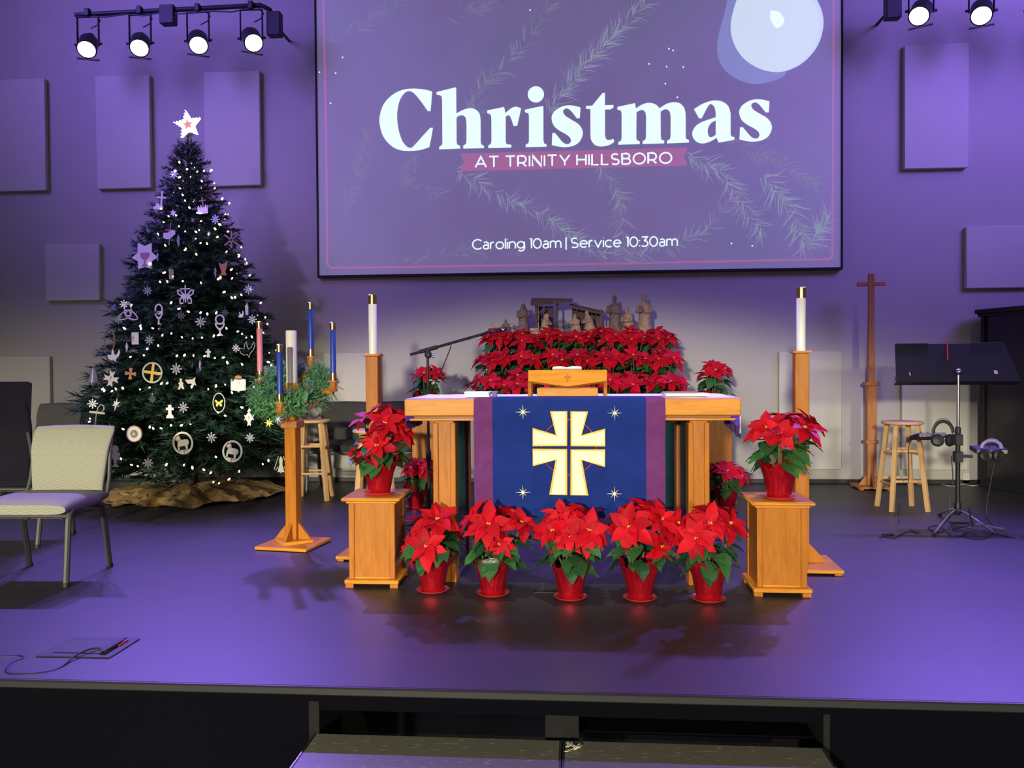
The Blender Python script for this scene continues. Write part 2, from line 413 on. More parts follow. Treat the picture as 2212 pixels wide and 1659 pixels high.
gr = [(580,650,c),(940,575),(985,575,c),(1015,712,c),(1150,600),(1270,562),(1390,600,c),(1297,1015,c),(1212,1020,c),(1150,840),(1110,770),(1080,762),(1022,800,c),(1022,1380,c),(1045,1450),(1155,1470,c),(1155,1535,c),(608,1548,c),(608,1485,c),(665,1450),(682,1380,c),(680,850,c),(660,750),(580,710,c)]
gi = [(1480,632,c),(1860,552),(1922,552,c),(1922,1370,c),(1945,1440),(2000,1460,c),(1998,1515,c),(1500,1525,c),(1500,1465,c),(1562,1430),(1578,1370,c),(1578,790,c),(1560,720),(1480,690,c)]
gd = [(1743+193*math.cos(t*PI/12), 265+193*math.sin(t*PI/12)) for t in range(24)]
gs = [(818,580,c),(700,545),(540,528),(380,555),(220,650),(140,760),(130,870),(180,1010),(300,1120),(460,1210),(560,1290),(592,1370),(560,1435),(490,1455),(400,1415),(300,1300),(207,1185,c),(145,1190,c),(133,1475,c),(280,1510),(450,1525),(640,1495),(790,1400),(870,1230),(850,1090),(760,970),(600,870),(460,780),(405,700),(410,645),(460,605),(520,608),(600,670),(733,838,c),(800,835,c)]
gt = [(1345,232,c),(1400,228,c),(1402,525,c),(1605,520,c),(1605,580,c),(1530,625,c),(1402,625,c),(1402,1230,c),(1430,1330),(1500,1357),(1605,1328,c),(1625,1400,c),(1500,1475),(1320,1510),(1170,1475),(1080,1370),(1057,1250,c),(1055,615,c),(950,610,c),(950,542,c),(1095,538,c)]
gm = [(152,565,c),(540,482),(572,485,c),(593,602,c),(750,505),(910,468),(1060,505),(1160,597,c),(1320,495),(1500,452),(1650,485),(1750,600),(1780,740,c),(1782,1280,c),(1800,1330),(1860,1355,c),(1858,1415,c),(1337,1437,c),(1337,1375,c),(1405,1330),(1422,1260,c),(1424,800,c),(1405,690),(1350,630),(1290,620),(1183,672,c),(1187,1280,c),(1205,1345),(1270,1372,c),(1268,1435,c),(752,1450,c),(752,1388,c),(820,1340),(835,1270,c),(838,800,c),(820,700),(770,645),(710,640),(607,688,c),(602,1290,c),(620,1360),(685,1385,c),(683,1452,c),(172,1468,c),(172,1405,c),(235,1370),(252,1300,c),(252,740,c),(235,660),(152,628,c)]
ga = [(210,620,c),(400,500),(600,425),(740,412),(900,445),(1030,550),(1085,720,c),(1085,1210,c),(1105,1265),(1175,1290,c),(1175,1350,c),(800,1418,c),(750,1300,c),(600,1390),(420,1438),(280,1400),(190,1300),(172,1180),(230,1050),(360,945),(520,880),(728,815,c),(728,700),(700,570),(620,495),(560,530),(480,670),(393,838,c),(332,838,c)]
gah = [(730,885,c),(620,950),(550,1060),(540,1180),(570,1270),(620,1292),(700,1255),(730,1225,c)]
gs2 = [(1298+(p[0]-133)*1.0448, 383+(p[1]-528)*1.013)+p[2:] for p in gs]
for parts in ([(glyph(gC, 810), ())], [(glyph(gh, 810), ())], [(glyph(gr, 1000), ())], [(glyph(gi, 1000), ()), (glyph(gd, 1000), ())], [(glyph(gs, 1180), ())],
              [(glyph(gt, 1180), ())], [(glyph(gm, 1320), ())], [(glyph(ga, 1480), (glyph(gah, 1480),))], [(glyph(gs2, 1480), ())]):
    flat('letter', parts, SLW, 4)
flat('banner', [([sp(*p) for p in ((994,332),(1485,319),(1478,339),(1484,358),(994.6,370),(1001.6,350))], ())], SLR, 3, 'red ribbon banner')

# thin stroke alphabet for the two small lines
def arc(cx, cy, rx, ry, a0, a1, n=14):
    return [(cx+rx*math.cos(math.radians(a0+(a1-a0)*i/n)), cy+ry*math.sin(math.radians(a0+(a1-a0)*i/n))) for i in range(n+1)]
G = {
 'A': (.92, [[(0,0),(.46,1),(.92,0)], [(.17,.32),(.75,.32)]]),
 'T': (.78, [[(0,1),(.78,1)], [(.39,1),(.39,0)]]),
 'R': (.72, [[(0,0),(0,1),(.38,1)]+arc(.38,.67,.30,.33,90,-90)+[(0,.34)], [(.38,.34),(.70,0)]]),
 'I': (.0, [[(0,0),(0,1)]]),
 'N': (.76, [[(0,0),(0,1),(.76,0),(.76,1)]]),
 'Y': (.84, [[(0,1),(.42,.38),(.84,1)], [(.42,.38),(.42,0)]]),
 'H': (.76, [[(0,0),(0,1)], [(.76,0),(.76,1)], [(0,.52),(.76,.52)]]),
 'L': (.56, [[(0,1),(0,0),(.56,0)]]),
 'S': (.66, [arc(.33,.74,.29,.26,40,270)+arc(.33,.24,.32,.245,90,-145)]),
 'B': (.70, [[(0,0),(0,1),(.36,1)]+arc(.36,.76,.27,.24,90,-90)+[(0,.52)], [(.36,.52)]+arc(.40,.26,.29,.26,90,-90)+[(0,0)]]),
 'O': (1.0, [arc(.5,.5,.5,.5,0,360,28)]),
 'C': (.84, [arc(.5,.5,.5,.5,45,315,24)]),
 'a': (.52, [arc(.26,.50,.24,.24,140,0)+[(.50,0)], [(.50,.42),(.24,.42)]+arc(.24,.21,.22,.21,90,270)+[(.34,0),(.50,.14)]]),
 'r': (.34, [[(0,0),(0,.72)], arc(.30,.38,.30,.34,180,85)]),
 'o': (.72, [arc(.36,.36,.36,.36,0,360,24)]),
 'l': (.0, [[(0,0),(0,1.06)]]),
 'i': (.0, [[(0,0),(0,.72)], [(0,.96),(0,1.0)]]),
 'n': (.58, [[(0,0),(0,.72)], arc(.29,.43,.29,.29,180,0)+[(.58,0)]]),
 'g': (.68, [arc(.34,.38,.34,.34,0,360,24), [(.68,.72),(.68,.02)]+arc(.36,.02,.32,.28,0,-140)]),
 '1': (.20, [[(0,1),(.20,1),(.20,0)]]),
 '0': (.74, [arc(.37,.5,.37,.5,0,360,28)]),
 'm': (1.02, [[(0,0),(0,.72)], arc(.255,.46,.255,.26,180,0)+[(.51,0)], arc(.765,.46,.255,.26,180,0)+[(1.02,0)]]),
 '|': (.0, [[(0,-.22),(0,1.08)]]),
 'e': (.70, [[(.03,.38),(.69,.38)]+arc(.36,.36,.34,.36,4,318)]),
 'v': (.66, [[(0,.72),(.33,0),(.66,.72)]]),
 'c': (.60, [arc(.36,.36,.36,.36,48,312,20)]),
 ':': (.0, [[(0,.0),(0,.13)], [(0,.56),(0,.69)]]),
 '3': (.62, [[(.02,1),(.58,1),(.28,.6)]+arc(.28,.30,.33,.30,90,-140)]),
}
def text_line(word, p0, p1, cap, wt, gap, space):
    tot = 0; n = 0
    for i, ch in enumerate(word):
        tot += space if ch == ' ' else G[ch][0]
        if i < len(word)-1 and ch != ' ' and word[i+1] != ' ': tot += gap
    L = math.hypot(p1[0]-p0[0], p1[1]-p0[1]); sc = L/tot
    dx, dy = (p1[0]-p0[0])/L, (p1[1]-p0[1])/L
    cur = 0
    for i, ch in enumerate(word):
        if ch == ' ': cur += space; continue
        w, strokes = G[ch]; mb = MB()
        for k, st in enumerate(strokes):
            px = []
            for u, v in st:
                a = (cur+u)*sc; px.append((p0[0]+dx*a+dy*v*cap*.0, p0[1]+dy*a-v*cap))
            ribbon(mb, px, wt, 4+k*.25)
        obj('small_letter', mb, SLW, slide, sharp=None, smooth=False)
        cur += w
        if i < len(word)-1 and word[i+1] != ' ': cur += gap
def ribbon(mb, px, wt, lay, taper=None):
    n = len(px); l = []; rr = []
    closed = math.hypot(px[0][0]-px[-1][0], px[0][1]-px[-1][1]) < .3 and n > 5
    for i in range(n):
        a = px[i-1] if i > 0 else (px[-2] if closed else px[0])
        b = px[i+1] if i < n-1 else (px[1] if closed else px[-1])
        d = math.hypot(b[0]-a[0], b[1]-a[1]) or 1
        nx, ny = -(b[1]-a[1])/d, (b[0]-a[0])/d
        k = 1.0
        if 0 < i < n-1:
            d1 = ((px[i][0]-a[0]), (px[i][1]-a[1])); d2 = ((b[0]-px[i][0]), (b[1]-px[i][1]))
            m1, m2 = math.hypot(*d1) or 1, math.hypot(*d2) or 1
            cs = (d1[0]*d2[0]+d1[1]*d2[1])/m1/m2; k = 1/max(.45, math.sqrt(max(.0, (1+cs)/2)))
        h = wt/2*k*(taper[i] if taper else 1)
        l.append(sp(px[i][0]+nx*h, px[i][1]+ny*h)); rr.append(sp(px[i][0]-nx*h, px[i][1]-ny*h))
    y = -.0006*lay
    vs = [(p[0], y, p[1]) for p in l] + [(p[0], y, p[1]) for p in rr]
    mb.add(vs, [(i, i+1, n+i+1, n+i) for i in range(n-1)])
text_line('AT TRINITY HILLSBORO', (1027, 361.7), (1450.5, 352.3), 22.6, 3.5, .26, .62)
text_line('Caroling 10am | Service 10:30am', (1021, 538.4), (1463, 531), 20.4, 2.7, .19, .50)
# red frame line of the slide
rc = 14
def corner(cx, cy, a0): return [(cx+rc*math.cos(math.radians(a0+i*15)), cy+rc*math.sin(math.radians(a0+i*15))) for i in range(7)]
fr = [(697, -60), (705, 300), (707, 566)] + [(720-13*math.cos(math.radians(i*18)), 566+13*math.sin(math.radians(i*18))) for i in range(1, 6)] + \
     [(1250, 571)] + [(1788+10*math.sin(math.radians(i*18)), 550+10*math.cos(math.radians(i*18))) for i in range(0, 6)] + [(1799, 300), (1801, -60)]
mb = MB(); ribbon(mb, fr, 4.5, 2); obj('slide_border_line', mb, SLP, slide, sharp=None, smooth=False)

# faint pine sprigs of the slide picture
rnd = random.Random(11)
nd = [MB() for _ in SLN]
def sprig(pts, ln, n, tones, spread=.8, wt=2.0):
    for i in range(n):
        t = rnd.random()*(len(pts)-1); k = min(int(t), len(pts)-2); t -= k
        x = pts[k][0]+(pts[k+1][0]-pts[k][0])*t; y = pts[k][1]+(pts[k+1][1]-pts[k][1])*t
        a = math.atan2(pts[k+1][1]-pts[k][1], pts[k+1][0]-pts[k][0]) + rnd.choice((-1, 1))*rnd.uniform(.35, spread+.25)
        l = ln*rnd.uniform(.55, 1.15); bnd = rnd.uniform(-.35, .35)
        x += rnd.gauss(0, 4); y += rnd.gauss(0, 4)
        path = [(x+math.cos(a+bnd*q)*l*q, y+math.sin(a+bnd*q)*l*q) for q in (0, .33, .66, 1)]
        if any(p[0] < 694 or p[0] > 1812 or p[1] > 574 or p[1] < -240 for p in path): continue
        ribbon(nd[rnd.choice(tones)], path, wt*rnd.uniform(.6, 1.1), 1.2, (.7, 1, .8, .15))
sprig([(1180, 245), (1240, 170), (1310, 90), (1385, 20), (1440, -60)], 42, 190, (0, 1, 1, 2), .7)
sprig([(1000, 300), (1040, 190), (1120, 110), (1190, 10)], 36, 110, (0, 3, 3, 1), .7, 1.7)
sprig([(985, 365), (1080, 420), (1180, 470), (1250, 520), (1330, 560)], 36, 170, (0, 1, 2, 3), .9)
sprig([(1290, 330), (1340, 430), (1345, 560)], 38, 110, (0, 0, 1, 3), .8)
sprig([(1480, 330), (1560, 370), (1590, 420), (1640, 500)], 40, 110, (1, 1, 2, 0), .8)
sprig([(1650, 380), (1700, 440), (1740, 530), (1790, 480)], 46, 150, (1, 0, 2, 0), .8, 2.4)
sprig([(1560, 300), (1660, 340), (1770, 400)], 34, 90, (0, 3, 3), .8)
sprig([(740, 470), (770, 380), (800, 300)], 38, 60, (3, 0, 3), .7, 1.8)
sprig([(700, 90), (780, 60), (850, 10), (930, -60)], 34, 70, (3, 3, 0), .7, 1.7)
sprig([(830, 565), (930, 560), (1010, 540), (1150, 560)], 30, 60, (3, 0, 0), .6, 1.6)
sprig([(900, 330), (870, 400), (960, 420)], 34, 50, (3, 0), .8, 1.6)
sprig([(1330, 560), (1440, 540), (1520, 500), (1600, 420)], 34, 90, (0, 3, 1), .8, 1.8)
sprig([(960, 40), (1060, 10), (1140, -40)], 34, 60, (0, 3), .8, 1.7)
sprig([(1200, -100), (1330, -150), (1450, -190)], 40, 90, (0, 1, 3), .8, 1.8)
for k, mb in enumerate(nd):
    o = obj('pine_sprig_picture', mb, SLN[k], slide, sharp=None, smooth=False); o['kind'] = 'stuff'
dots = MB()
for x, y in ((740,124),(725,158),(690,156),(714,223),(1445,105),(1454,109),(1402,138),(1440,144),(1476,145),(1437,181),(1625,531),(1580,526),(1463,210),(1145,22)):
    dots.plate([sp(x+1.8*math.cos(t), y+1.8*math.sin(t)) for t in [i*PI/4 for i in range(8)]], (), -.0012, -.0009)
obj('sparkle_dots', dots, SLW, slide, sharp=None, smooth=False)['kind'] = 'stuff'
# white pillar candle of the slide picture
m, nt, b = nodes('projected_candle_top'); setc(b, (.36, .36, .37), .9)
tc = nt.nodes.new('ShaderNodeTexCoord'); mp = nt.nodes.new('ShaderNodeMapping'); mp.vector_type = 'TEXTURE'
cc = sp(1672, 58); mp.inputs['Location'].default_value = (cc[0], 0, cc[1]); mp.inputs['Scale'].default_value = (.62, 1, .62)
gn = nt.nodes.new('ShaderNodeTexGradient'); gn.gradient_type = 'SPHERICAL'
r = nt.nodes.new('ShaderNodeValToRGB'); e = r.color_ramp.elements
e[0].position = .0; e[0].color = (.28, .24, .45, 1); e[1].position = .30; e[1].color = (.66, .80, .80, 1)
x = e.new(.13); x.color = (.52, .60, .68, 1)
nt.links.new(tc.outputs['Object'], mp.inputs[0]); nt.links.new(mp.outputs[0], gn.inputs[0]); nt.links.new(gn.outputs['Fac'], r.inputs[0]); nt.links.new(r.outputs[0], b.inputs['Emission Color'])
b.inputs['Emission Strength'].default_value = .8
side = [(1590,-40),(1562,40),(1549,95),(1555,135),(1575,160),(1610,178),(1650,180),(1700,150),(1640,60)]
top = [(1600,-20),(1580,40),(1582,85),(1605,125),(1645,150),(1690,155),(1735,135),(1768,95),(1779,45),(1765,0),(1735,-40),(1680,-60),(1630,-50)]
flat('candle_picture', [([sp(*p) for p in smooth_loop(side)], ())], SLC, 1.6)
flat('candle_picture', [([sp(*p) for p in smooth_loop(top)], ())], m, 2.4)
flat('flame_picture', [([sp(*p) for p in smooth_loop([(1665,22,1),(1664,40),(1676,60),(1689,55),(1694,42),(1682,26)])], ())], SLW, 3)

# ------------------------------------------------------------------ altar
AX0, AX1, AY0, AY1, AZ = -.974, .888, 4.60, 5.36, 1.042
ac = (AX0+AX1)/2; aw = (AX1-AX0)/2
alt = thing('altar_table', 'broad oak altar table hung with a blue frontal', 'altar', (ac, AY0, 0))
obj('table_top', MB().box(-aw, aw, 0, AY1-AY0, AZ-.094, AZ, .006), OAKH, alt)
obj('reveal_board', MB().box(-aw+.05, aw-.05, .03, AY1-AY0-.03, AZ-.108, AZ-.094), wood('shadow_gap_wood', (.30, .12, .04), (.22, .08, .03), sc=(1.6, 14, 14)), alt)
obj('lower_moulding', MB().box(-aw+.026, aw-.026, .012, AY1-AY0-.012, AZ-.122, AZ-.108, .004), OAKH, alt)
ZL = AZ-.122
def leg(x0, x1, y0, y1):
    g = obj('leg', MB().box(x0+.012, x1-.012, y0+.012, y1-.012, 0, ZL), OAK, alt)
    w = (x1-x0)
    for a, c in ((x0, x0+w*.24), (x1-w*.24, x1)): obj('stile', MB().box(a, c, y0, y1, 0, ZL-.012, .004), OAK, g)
lx0, lx1 = hit(935, 1000, 4.64).x-ac, hit(984, 1000, 4.64).x-ac
rx0, rx1 = hit(1487, 1000, 4.64).x-ac, hit(1533, 1000, 4.64).x-ac
for y in (.04, AY1-AY0-.16):
    leg(lx0, lx1, y, y+.12); leg(rx0, rx1, y, y+.12)
GLASSD = mat('smoked_green_glass', (.035, .055, .045), .12, spec=.5, alpha=.86)
obj('side_glass', MB().box(lx1-.02, lx1-.012, .16, AY1-AY0-.16, .02, ZL), GLASSD, alt)
obj('side_glass', MB().box(rx0+.012, rx0+.02, .16, AY1-AY0-.16, .02, ZL), GLASSD, alt)
# white linen over the top with lilac ends
ln = thing('altar_linen', 'white altar linen with lilac satin ends hanging past the altar sides', 'altar cloth', (ac, AY0, AZ))
mb = MB(); nx, ny = 40, 10; vs = []
rnd = random.Random(5)
for j in range(ny+1):
    for i in range(nx+1):
        vs.append((-aw+.004+(2*aw-.008)*i/nx, .045+(AY1-AY0-.05)*j/ny, .0022+.0035*max(0, math.sin(i*1.3+j*.8))*rnd.random()*(0 if j == 0 else 1)))
mb.add(vs, [(j*(nx+1)+i, j*(nx+1)+i+1, (j+1)*(nx+1)+i+1, (j+1)*(nx+1)+i) for j in range(ny) for i in range(nx)])
obj('top_cloth', mb, WHITEC, ln)
for s, rag in ((-1, 0.0), (1, .05)):
    mb = MB(); vs = []; n = 16
    for i in range(n+1):
        t = i/n; y = .10+.52*t
        for k in range(5):
            q = k/4
            vs.append((s*(aw+.004+.006*math.sin(t*22)*q+.012*q), y, .003-(.185+rag*(1-t))*q))
    mb.add(vs, [(i*5+k, i*5+k+1, (i+1)*5+k+1, (i+1)*5+k) for i in range(n) for k in range(4)])
    e = obj('end_drop', mb, LILAC, ln)
    mb = MB(); vs = []
    for i in range(n+1):
        t = i/n; y = .10+.52*t
        for q in (.72, 1.01): vs.append((s*(aw+.0055+.006*math.sin(t*22)*q+.0125*q), y, .003-(.185+rag*(1-t))*q))
    mb.add(vs, [(i*2, i*2+1, i*2+3, i*2+2) for i in range(n)])
    obj('hem_band', mb, mat('violet_hem', (.24, .09, .42), .6), e)
    mb = MB()
    for i in range(7): mb.tube([(s*(aw+.012+.001*i), .098+.002*i, -.1), (s*(aw+.014+.002*(i % 3)), .094+.003*i, -.20)], .0016, 4)
    obj('fringe', mb, WHITEC, e)['kind'] = 'stuff'
# blue frontal
fx0, fx1 = hit(1024, 950, AY0-.01).x, hit(1437, 950, AY0-.01).x
fz = hit(1150, 1118, AY0-.01).z
fro = thing('altar_frontal', 'royal blue altar frontal with purple side bands and a white cross', 'altar cloth', ((fx0+fx1)/2, AY0-.008, AZ+.002))
fw = (fx1-fx0)/2; fh = AZ+.002-fz
def drape(name, xa, xb, mt, parent, yb=0.0):
    mb = MB(); n = 30; rows = [(-.30, .003)] + [(-.1, .003), (-.004, .003)] + [(-yb-.003, -.006)] + [(-yb-.003-.006*math.sin(k*.4), -fh*k/n) for k in range(1, n+1)]
    m_ = 12; vs = []
    for y, z in rows:
        for i in range(m_+1):
            x = xa+(xb-xa)*i/m_
            dy = (-.004*math.sin(x*9+1)*min(1, -z/.4) if z < 0 else 0)
            vs.append((x, (-y if z > 0 else y)+dy, z))
    mb.add(vs, [(j*(m_+1)+i, j*(m_+1)+i+1, (j+1)*(m_+1)+i+1, (j+1)*(m_+1)+i) for j in range(len(rows)-1) for i in range(m_)])
    return obj(name, mb, mt, parent)
bw = hit(1064, 950, AY0-.01).x-fx0
drape('blue_field', -fw+bw, fw-bw, BLUEC, fro)
drape('purple_band', -fw, -fw+bw, PURPC, fro, .0006); drape('purple_band', fw-bw, fw, PURPC, fro, .0006)
fc = Vector(((fx0+fx1)/2, AY0-.008, AZ+.002))
def fp(px, py):
    p = hit(px, py, AY0-.012); return (p.x-fc.x, p.z-fc.z)
CREAM = mat('cream_applique', (.80, .78, .56), .7, bump=.1, bs=400); GOLDT = mat('gold_cord', (.80, .52, .05), .45); REDT = mat('red_ribbon', (.55, .02, .05), .6)
def z2p(u, v): return (1140+u/7.539, 870+v/7.541)
arms = ([(378,140),(632,140),(632,688),(88,688),(88,422),(470,530)], [(710,142),(970,145),(868,535),(1255,432),(1255,692),(710,690)],
        [(88,758),(630,758),(630,1488),(367,1483),(468,918),(90,1015)], [(710,765),(1255,768),(1252,1030),(870,920),(972,1495),(710,1490)])
cxp, cyp = z2p(670, 722); rp = 448/7.54
ring = MB(); pts = []
for i in range(64):
    t = 2*PI*i/64; x, z = fp(cxp+rp*math.cos(t), cyp+rp*math.sin(t)); pts.append((x, -.018, z))
ring.tube(pts, .0075, 6, closed=True, flat=.4)
obj('red_ring', ring, REDT, fro)
for a in arms:
    P = [fp(*z2p(*q)) for q in a]
    o = obj('cross_arm', MB().plate(P, (), -.026, -.012), CREAM, fro, smooth=False)
    obj('gold_border', MB().tube([(x, -.025, z) for x, z in P],   .0068, 6, closed=True), GOLDT, o)
def star8(R, r1, a0=0.0):
    out = []
    for k in range(16):
        rr = (R if k % 4 == 0 else R*.68) if k % 2 == 0 else r1
        out.append((rr*math.sin(k*PI/8+a0), rr*math.cos(k*PI/8+a0)))
    return out
for px, py in ((1130,890),(1328,892),(1130,1063),(1327,1066)):
    x, z = fp(px, py)
    obj('embroidered_star', MB().plate([(x+a, z+b) for a, b in star8(.043, .006)], (), -.018, -.009), CREAM, fro, smooth=False)
# wooden missal stand with cross
LZ = AZ+.006
lc = hit(1226, 840, 4.86)
les = thing('missal_stand', 'oak book stand with a small carved cross on the altar', 'book stand', (lc.x, 4.86, LZ))
k = 4.86/FPX
obj('stand_base', MB().box(-66*k, 65*k, -.02, .20, 0, .048, .003), OAKH, les)
sv = Matrix.Translation((0, -.02, .048)) @ Matrix.Rotation(math.radians(-24), 4, 'X')
brd = obj('slope_board', MB().plate([(-85*k, .11), (85*k, .11), (84*k, .04), (0, .006), (-84*k, .04)], (), -.012, .012, sv).box(-83*k, 83*k, .012, .05, .045, .108, .004, sv), OAKH, les)
obj('side_cheek', MB().plate([(-.02, 0), (.17, 0), (.14, .1), (.01, .1)], (), -85*k, -78*k, Matrix.Rotation(PI/2, 4, 'Z')), OAK, les)
obj('side_cheek', MB().plate([(-.02, 0), (.17, 0), (.14, .1), (.01, .1)], (), -85*k, -78*k, Matrix.Translation((-163*k, 0, 0)) @ Matrix.Rotation(PI/2, 4, 'Z')), OAK, les)
obj('carved_cross', MB().box(-.004, .004, -.018, -.0115, .035, .085, .001, sv).box(-.019, .019, -.0178, -.0115, .063, .071, .001, sv), CHERRY, brd)
bk = hit(1226, 808, 4.95)
tag(obj('open_book', MB().plate([(-.085, .0), (-.08, .012), (-.04, .016), (0, .008), (.04, .016), (.085, .012), (.088, 0)], (), -.03, .06), WHITEC, loc=(lc.x-.005, 4.93, LZ+.151), rot=(math.radians(-20), 0, 0)),
    'open white book resting on the oak book stand', 'book')
for px, w, d, h, rz, lb, cm in ((1031, .075, .05, .026, 0, 'white card box lying on the left part of the altar', (.85, .85, .86)),
                                (1480, .125, .08, .013, .05, 'thin closed book on the altar near its right end', (.72, .62, .42))):
    p = hit(px, 850, 4.78)
    t = thing('altar_book', lb, 'book', (p.x, 4.80, AZ+.007), rz)
    obj('page_block', MB().box(-w+.004, w-.004, -d, d, .002, h, .001), WHITEC, t)
    obj('cover', MB().box(-w, w, -d-.002, d+.002, 0, .003).box(-w, w, -d-.002, d+.002, h, h+.004, .001), mat('book_cover', cm, .6), t)
p = hit(1478, 845, 4.8)
tag(obj('folded_paper', MB().box(-.10, .10, -.07, .07, 0, .006, .001), mat('brown_booklet', (.28, .13, .09), .6), loc=(p.x-.02, 4.83, AZ+.0245), rot=(0, 0, -.06)), 'brown booklet lying on the thin altar book', 'booklet')
tag(obj('glass_cup', MB().lathe([(.013, 0), (.016, .004), (.019, .032), (.0175, .032), (.0145, .006)], 16), mat('clear_violet_glass', (.75, .7, .9), .05, trans=.8), loc=(hit(1068, 850, 4.8).x, 4.80, AZ+.007)), 'tiny clear cup beside the white card box on the altar', 'cup')

# ------------------------------------------------------------------ oak plant pedestals
def pedestal(cx, cy, label, rz=0):
    t = thing('plant_pedestal', label, 'pedestal', (cx, cy, 0), rz, 'oak plant pedestals flanking the altar')
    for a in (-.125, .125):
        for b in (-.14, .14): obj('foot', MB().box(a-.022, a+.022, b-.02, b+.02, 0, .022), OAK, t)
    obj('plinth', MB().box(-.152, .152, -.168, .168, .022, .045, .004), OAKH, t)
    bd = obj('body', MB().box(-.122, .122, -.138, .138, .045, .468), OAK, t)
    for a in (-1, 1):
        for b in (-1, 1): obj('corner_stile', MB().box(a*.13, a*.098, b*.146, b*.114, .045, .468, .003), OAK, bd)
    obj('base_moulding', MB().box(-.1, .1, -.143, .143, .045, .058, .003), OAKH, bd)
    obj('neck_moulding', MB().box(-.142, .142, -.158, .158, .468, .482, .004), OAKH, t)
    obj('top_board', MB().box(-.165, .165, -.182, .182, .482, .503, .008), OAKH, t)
    return t
PL = (-1.148, 4.66); PR = (1.073, 4.60)
pedestal(*PL, 'oak plant pedestal standing left of the altar', 0.01)
pedestal(*PR, 'oak plant pedestal standing right of the altar', -0.01)

# ------------------------------------------------------------------ tall altar candlesticks
WAX = mat('white_wax', (.84, .83, .78), .4, var=.01, vs=10)
def candlestick(cx, cy, label, zc):
    t = thing('altar_candlestick', label, 'candlestick', (cx, cy, 0), -.04, 'tall oak altar candlesticks')
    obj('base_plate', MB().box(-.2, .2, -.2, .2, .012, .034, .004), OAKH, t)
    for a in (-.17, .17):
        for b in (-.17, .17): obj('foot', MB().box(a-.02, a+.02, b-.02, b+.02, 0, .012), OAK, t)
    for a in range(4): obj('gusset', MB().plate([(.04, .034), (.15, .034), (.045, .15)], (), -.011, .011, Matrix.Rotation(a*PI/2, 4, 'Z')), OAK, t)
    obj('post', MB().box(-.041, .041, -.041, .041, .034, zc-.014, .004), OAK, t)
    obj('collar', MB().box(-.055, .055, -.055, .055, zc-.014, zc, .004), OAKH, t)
    return t
def candle(cx, cy, z, r, h, mt, label, cat='candle', cap=None, group=None, foot=0.0):
    t = thing('candle', label, cat, (cx, cy, z), 0, group)
    obj('wax', MB().lathe([(0, foot), (r, foot), (r, h-.004), (r-.003, h), (0, h)], 20), mt, t)
    if foot: obj('socket', MB().lathe([(0, 0), (r+.002, 0), (r+.002, foot+.012), (r-.001, foot+.012)], 20), BRASS, t)
    if cap: obj('follower', MB().lathe([(r+.0015, h-.006), (r+.0015, h+cap), (r-.004, h+cap+.004), (r*.35, h+cap+.004), (r*.35, h+cap-.004), (0, h+cap-.004)], 20), BRASS, t)
    else: obj('wick', MB().tube([(0, 0, h), (.001, 0, h+.01)], .0012, 5), BLACKP, t)
    return t
KL = hit(806, 765, 5.30); KR = hit(1730, 758, 5.10)
candlestick(KL.x, 5.30, 'tall oak candlestick behind the left pedestal plant', KL.z)
candlestick(KR.x, 5.10, 'tall oak candlestick behind the right pedestal plant', KR.z)
hL = hit(805, 655, 5.30).z-KL.z; hR = hit(1728, 642, 5.10).z-KR.z
candle(KL.x, 5.30, KL.z, .027, hL, WAX, 'white altar candle with brass cap on the left candlestick', cap=.052, group='white altar candles')
candle(KR.x, 5.10, KR.z, .027, hR, WAX, 'white altar candle with brass cap on the right candlestick', cap=.056, group='white altar candles')

# ------------------------------------------------------------------ advent wreath stand
ADV = Vector((-1.955, 5.55, 0)); AROT = math.radians(-9)
adv = thing('advent_stand', 'oak advent stand with four arms and a square foot', 'candle stand', ADV, AROT)
OAKR = OAK
obj('base_plate', MB().box(-.19, .19, -.19, .19, .004, .026, .004), OAKH, adv)
R45 = Matrix.Rotation(PI/4, 4, 'Z')
obj('upper_plate', MB().box(-.105, .105, -.105, .105, .026, .05, .003, R45), OAKH, adv)
for a in range(4): obj('gusset', MB().plate([(.03, .05), (.135, .05), (.035, .17)], (), -.011, .011, Matrix.Rotation(a*PI/2, 4, 'Z')), OAK, adv)
zc = hit(640, 908, 5.55).z; zt = hit(640, 838, 5.55).z
obj('post', MB().box(-.041, .041, -.041, .041, .05, zc, .004), OAK, adv)
obj('collar', MB().box(-.06, .06, -.06, .06, zc-.05, zc-.002, .005), CHERRY, adv)
obj('upper_post', MB().box(-.034, .034, -.034, .034, zc, zt, .004), OAK, adv)
obj('centre_cup', MB().lathe([(0, zt-.01), (.045, zt-.01), (.045, zt+.035), (.040, zt+.035), (.040, zt+.01), (0, zt+.01)], 6), OAKH, adv)
inv = (Matrix.Translation(ADV) @ Matrix.Rotation(AROT, 4, 'Z')).inverted()
cups = [((605, 868), 5.34, 'front'), ((562, 818), 5.60, 'left'), ((720, 822), 5.50, 'right'), ((672, 770), 5.76, 'back')]
CW = []
for (px, py), Y, nm in cups:
    p = hit(px, py, Y); q = inv @ p; CW.append(p)
    a = obj('arm', MB().tube([(q.x*.12, q.y*.12, zt+(q.z-.07-zt)*.12-.01), (q.x*.55, q.y*.55, zt+(q.z-.075-zt)*.55-.01), (q.x, q.y, q.z-.072)], [.020, .018, .024], 4), OAK, adv)
    obj('cup', MB().lathe([(0, -.075), (.026, -.075), (.032, -.062), (.026, -.05), (.026, -.012), (0, -.012)], 8, c=(q.x, q.y, q.z)), OAK, a)
    obj('drip_plate', MB().lathe([(0, -.012), (.040, -.012), (.040, 0), (0, 0)], 8, c=(q.x, q.y, q.z)), CHERRY, a)
PINKW = mat('rose_wax', (.72, .22, .27), .45); BLUEW = mat('royal_blue_wax', (.018, .055, .36), .42)
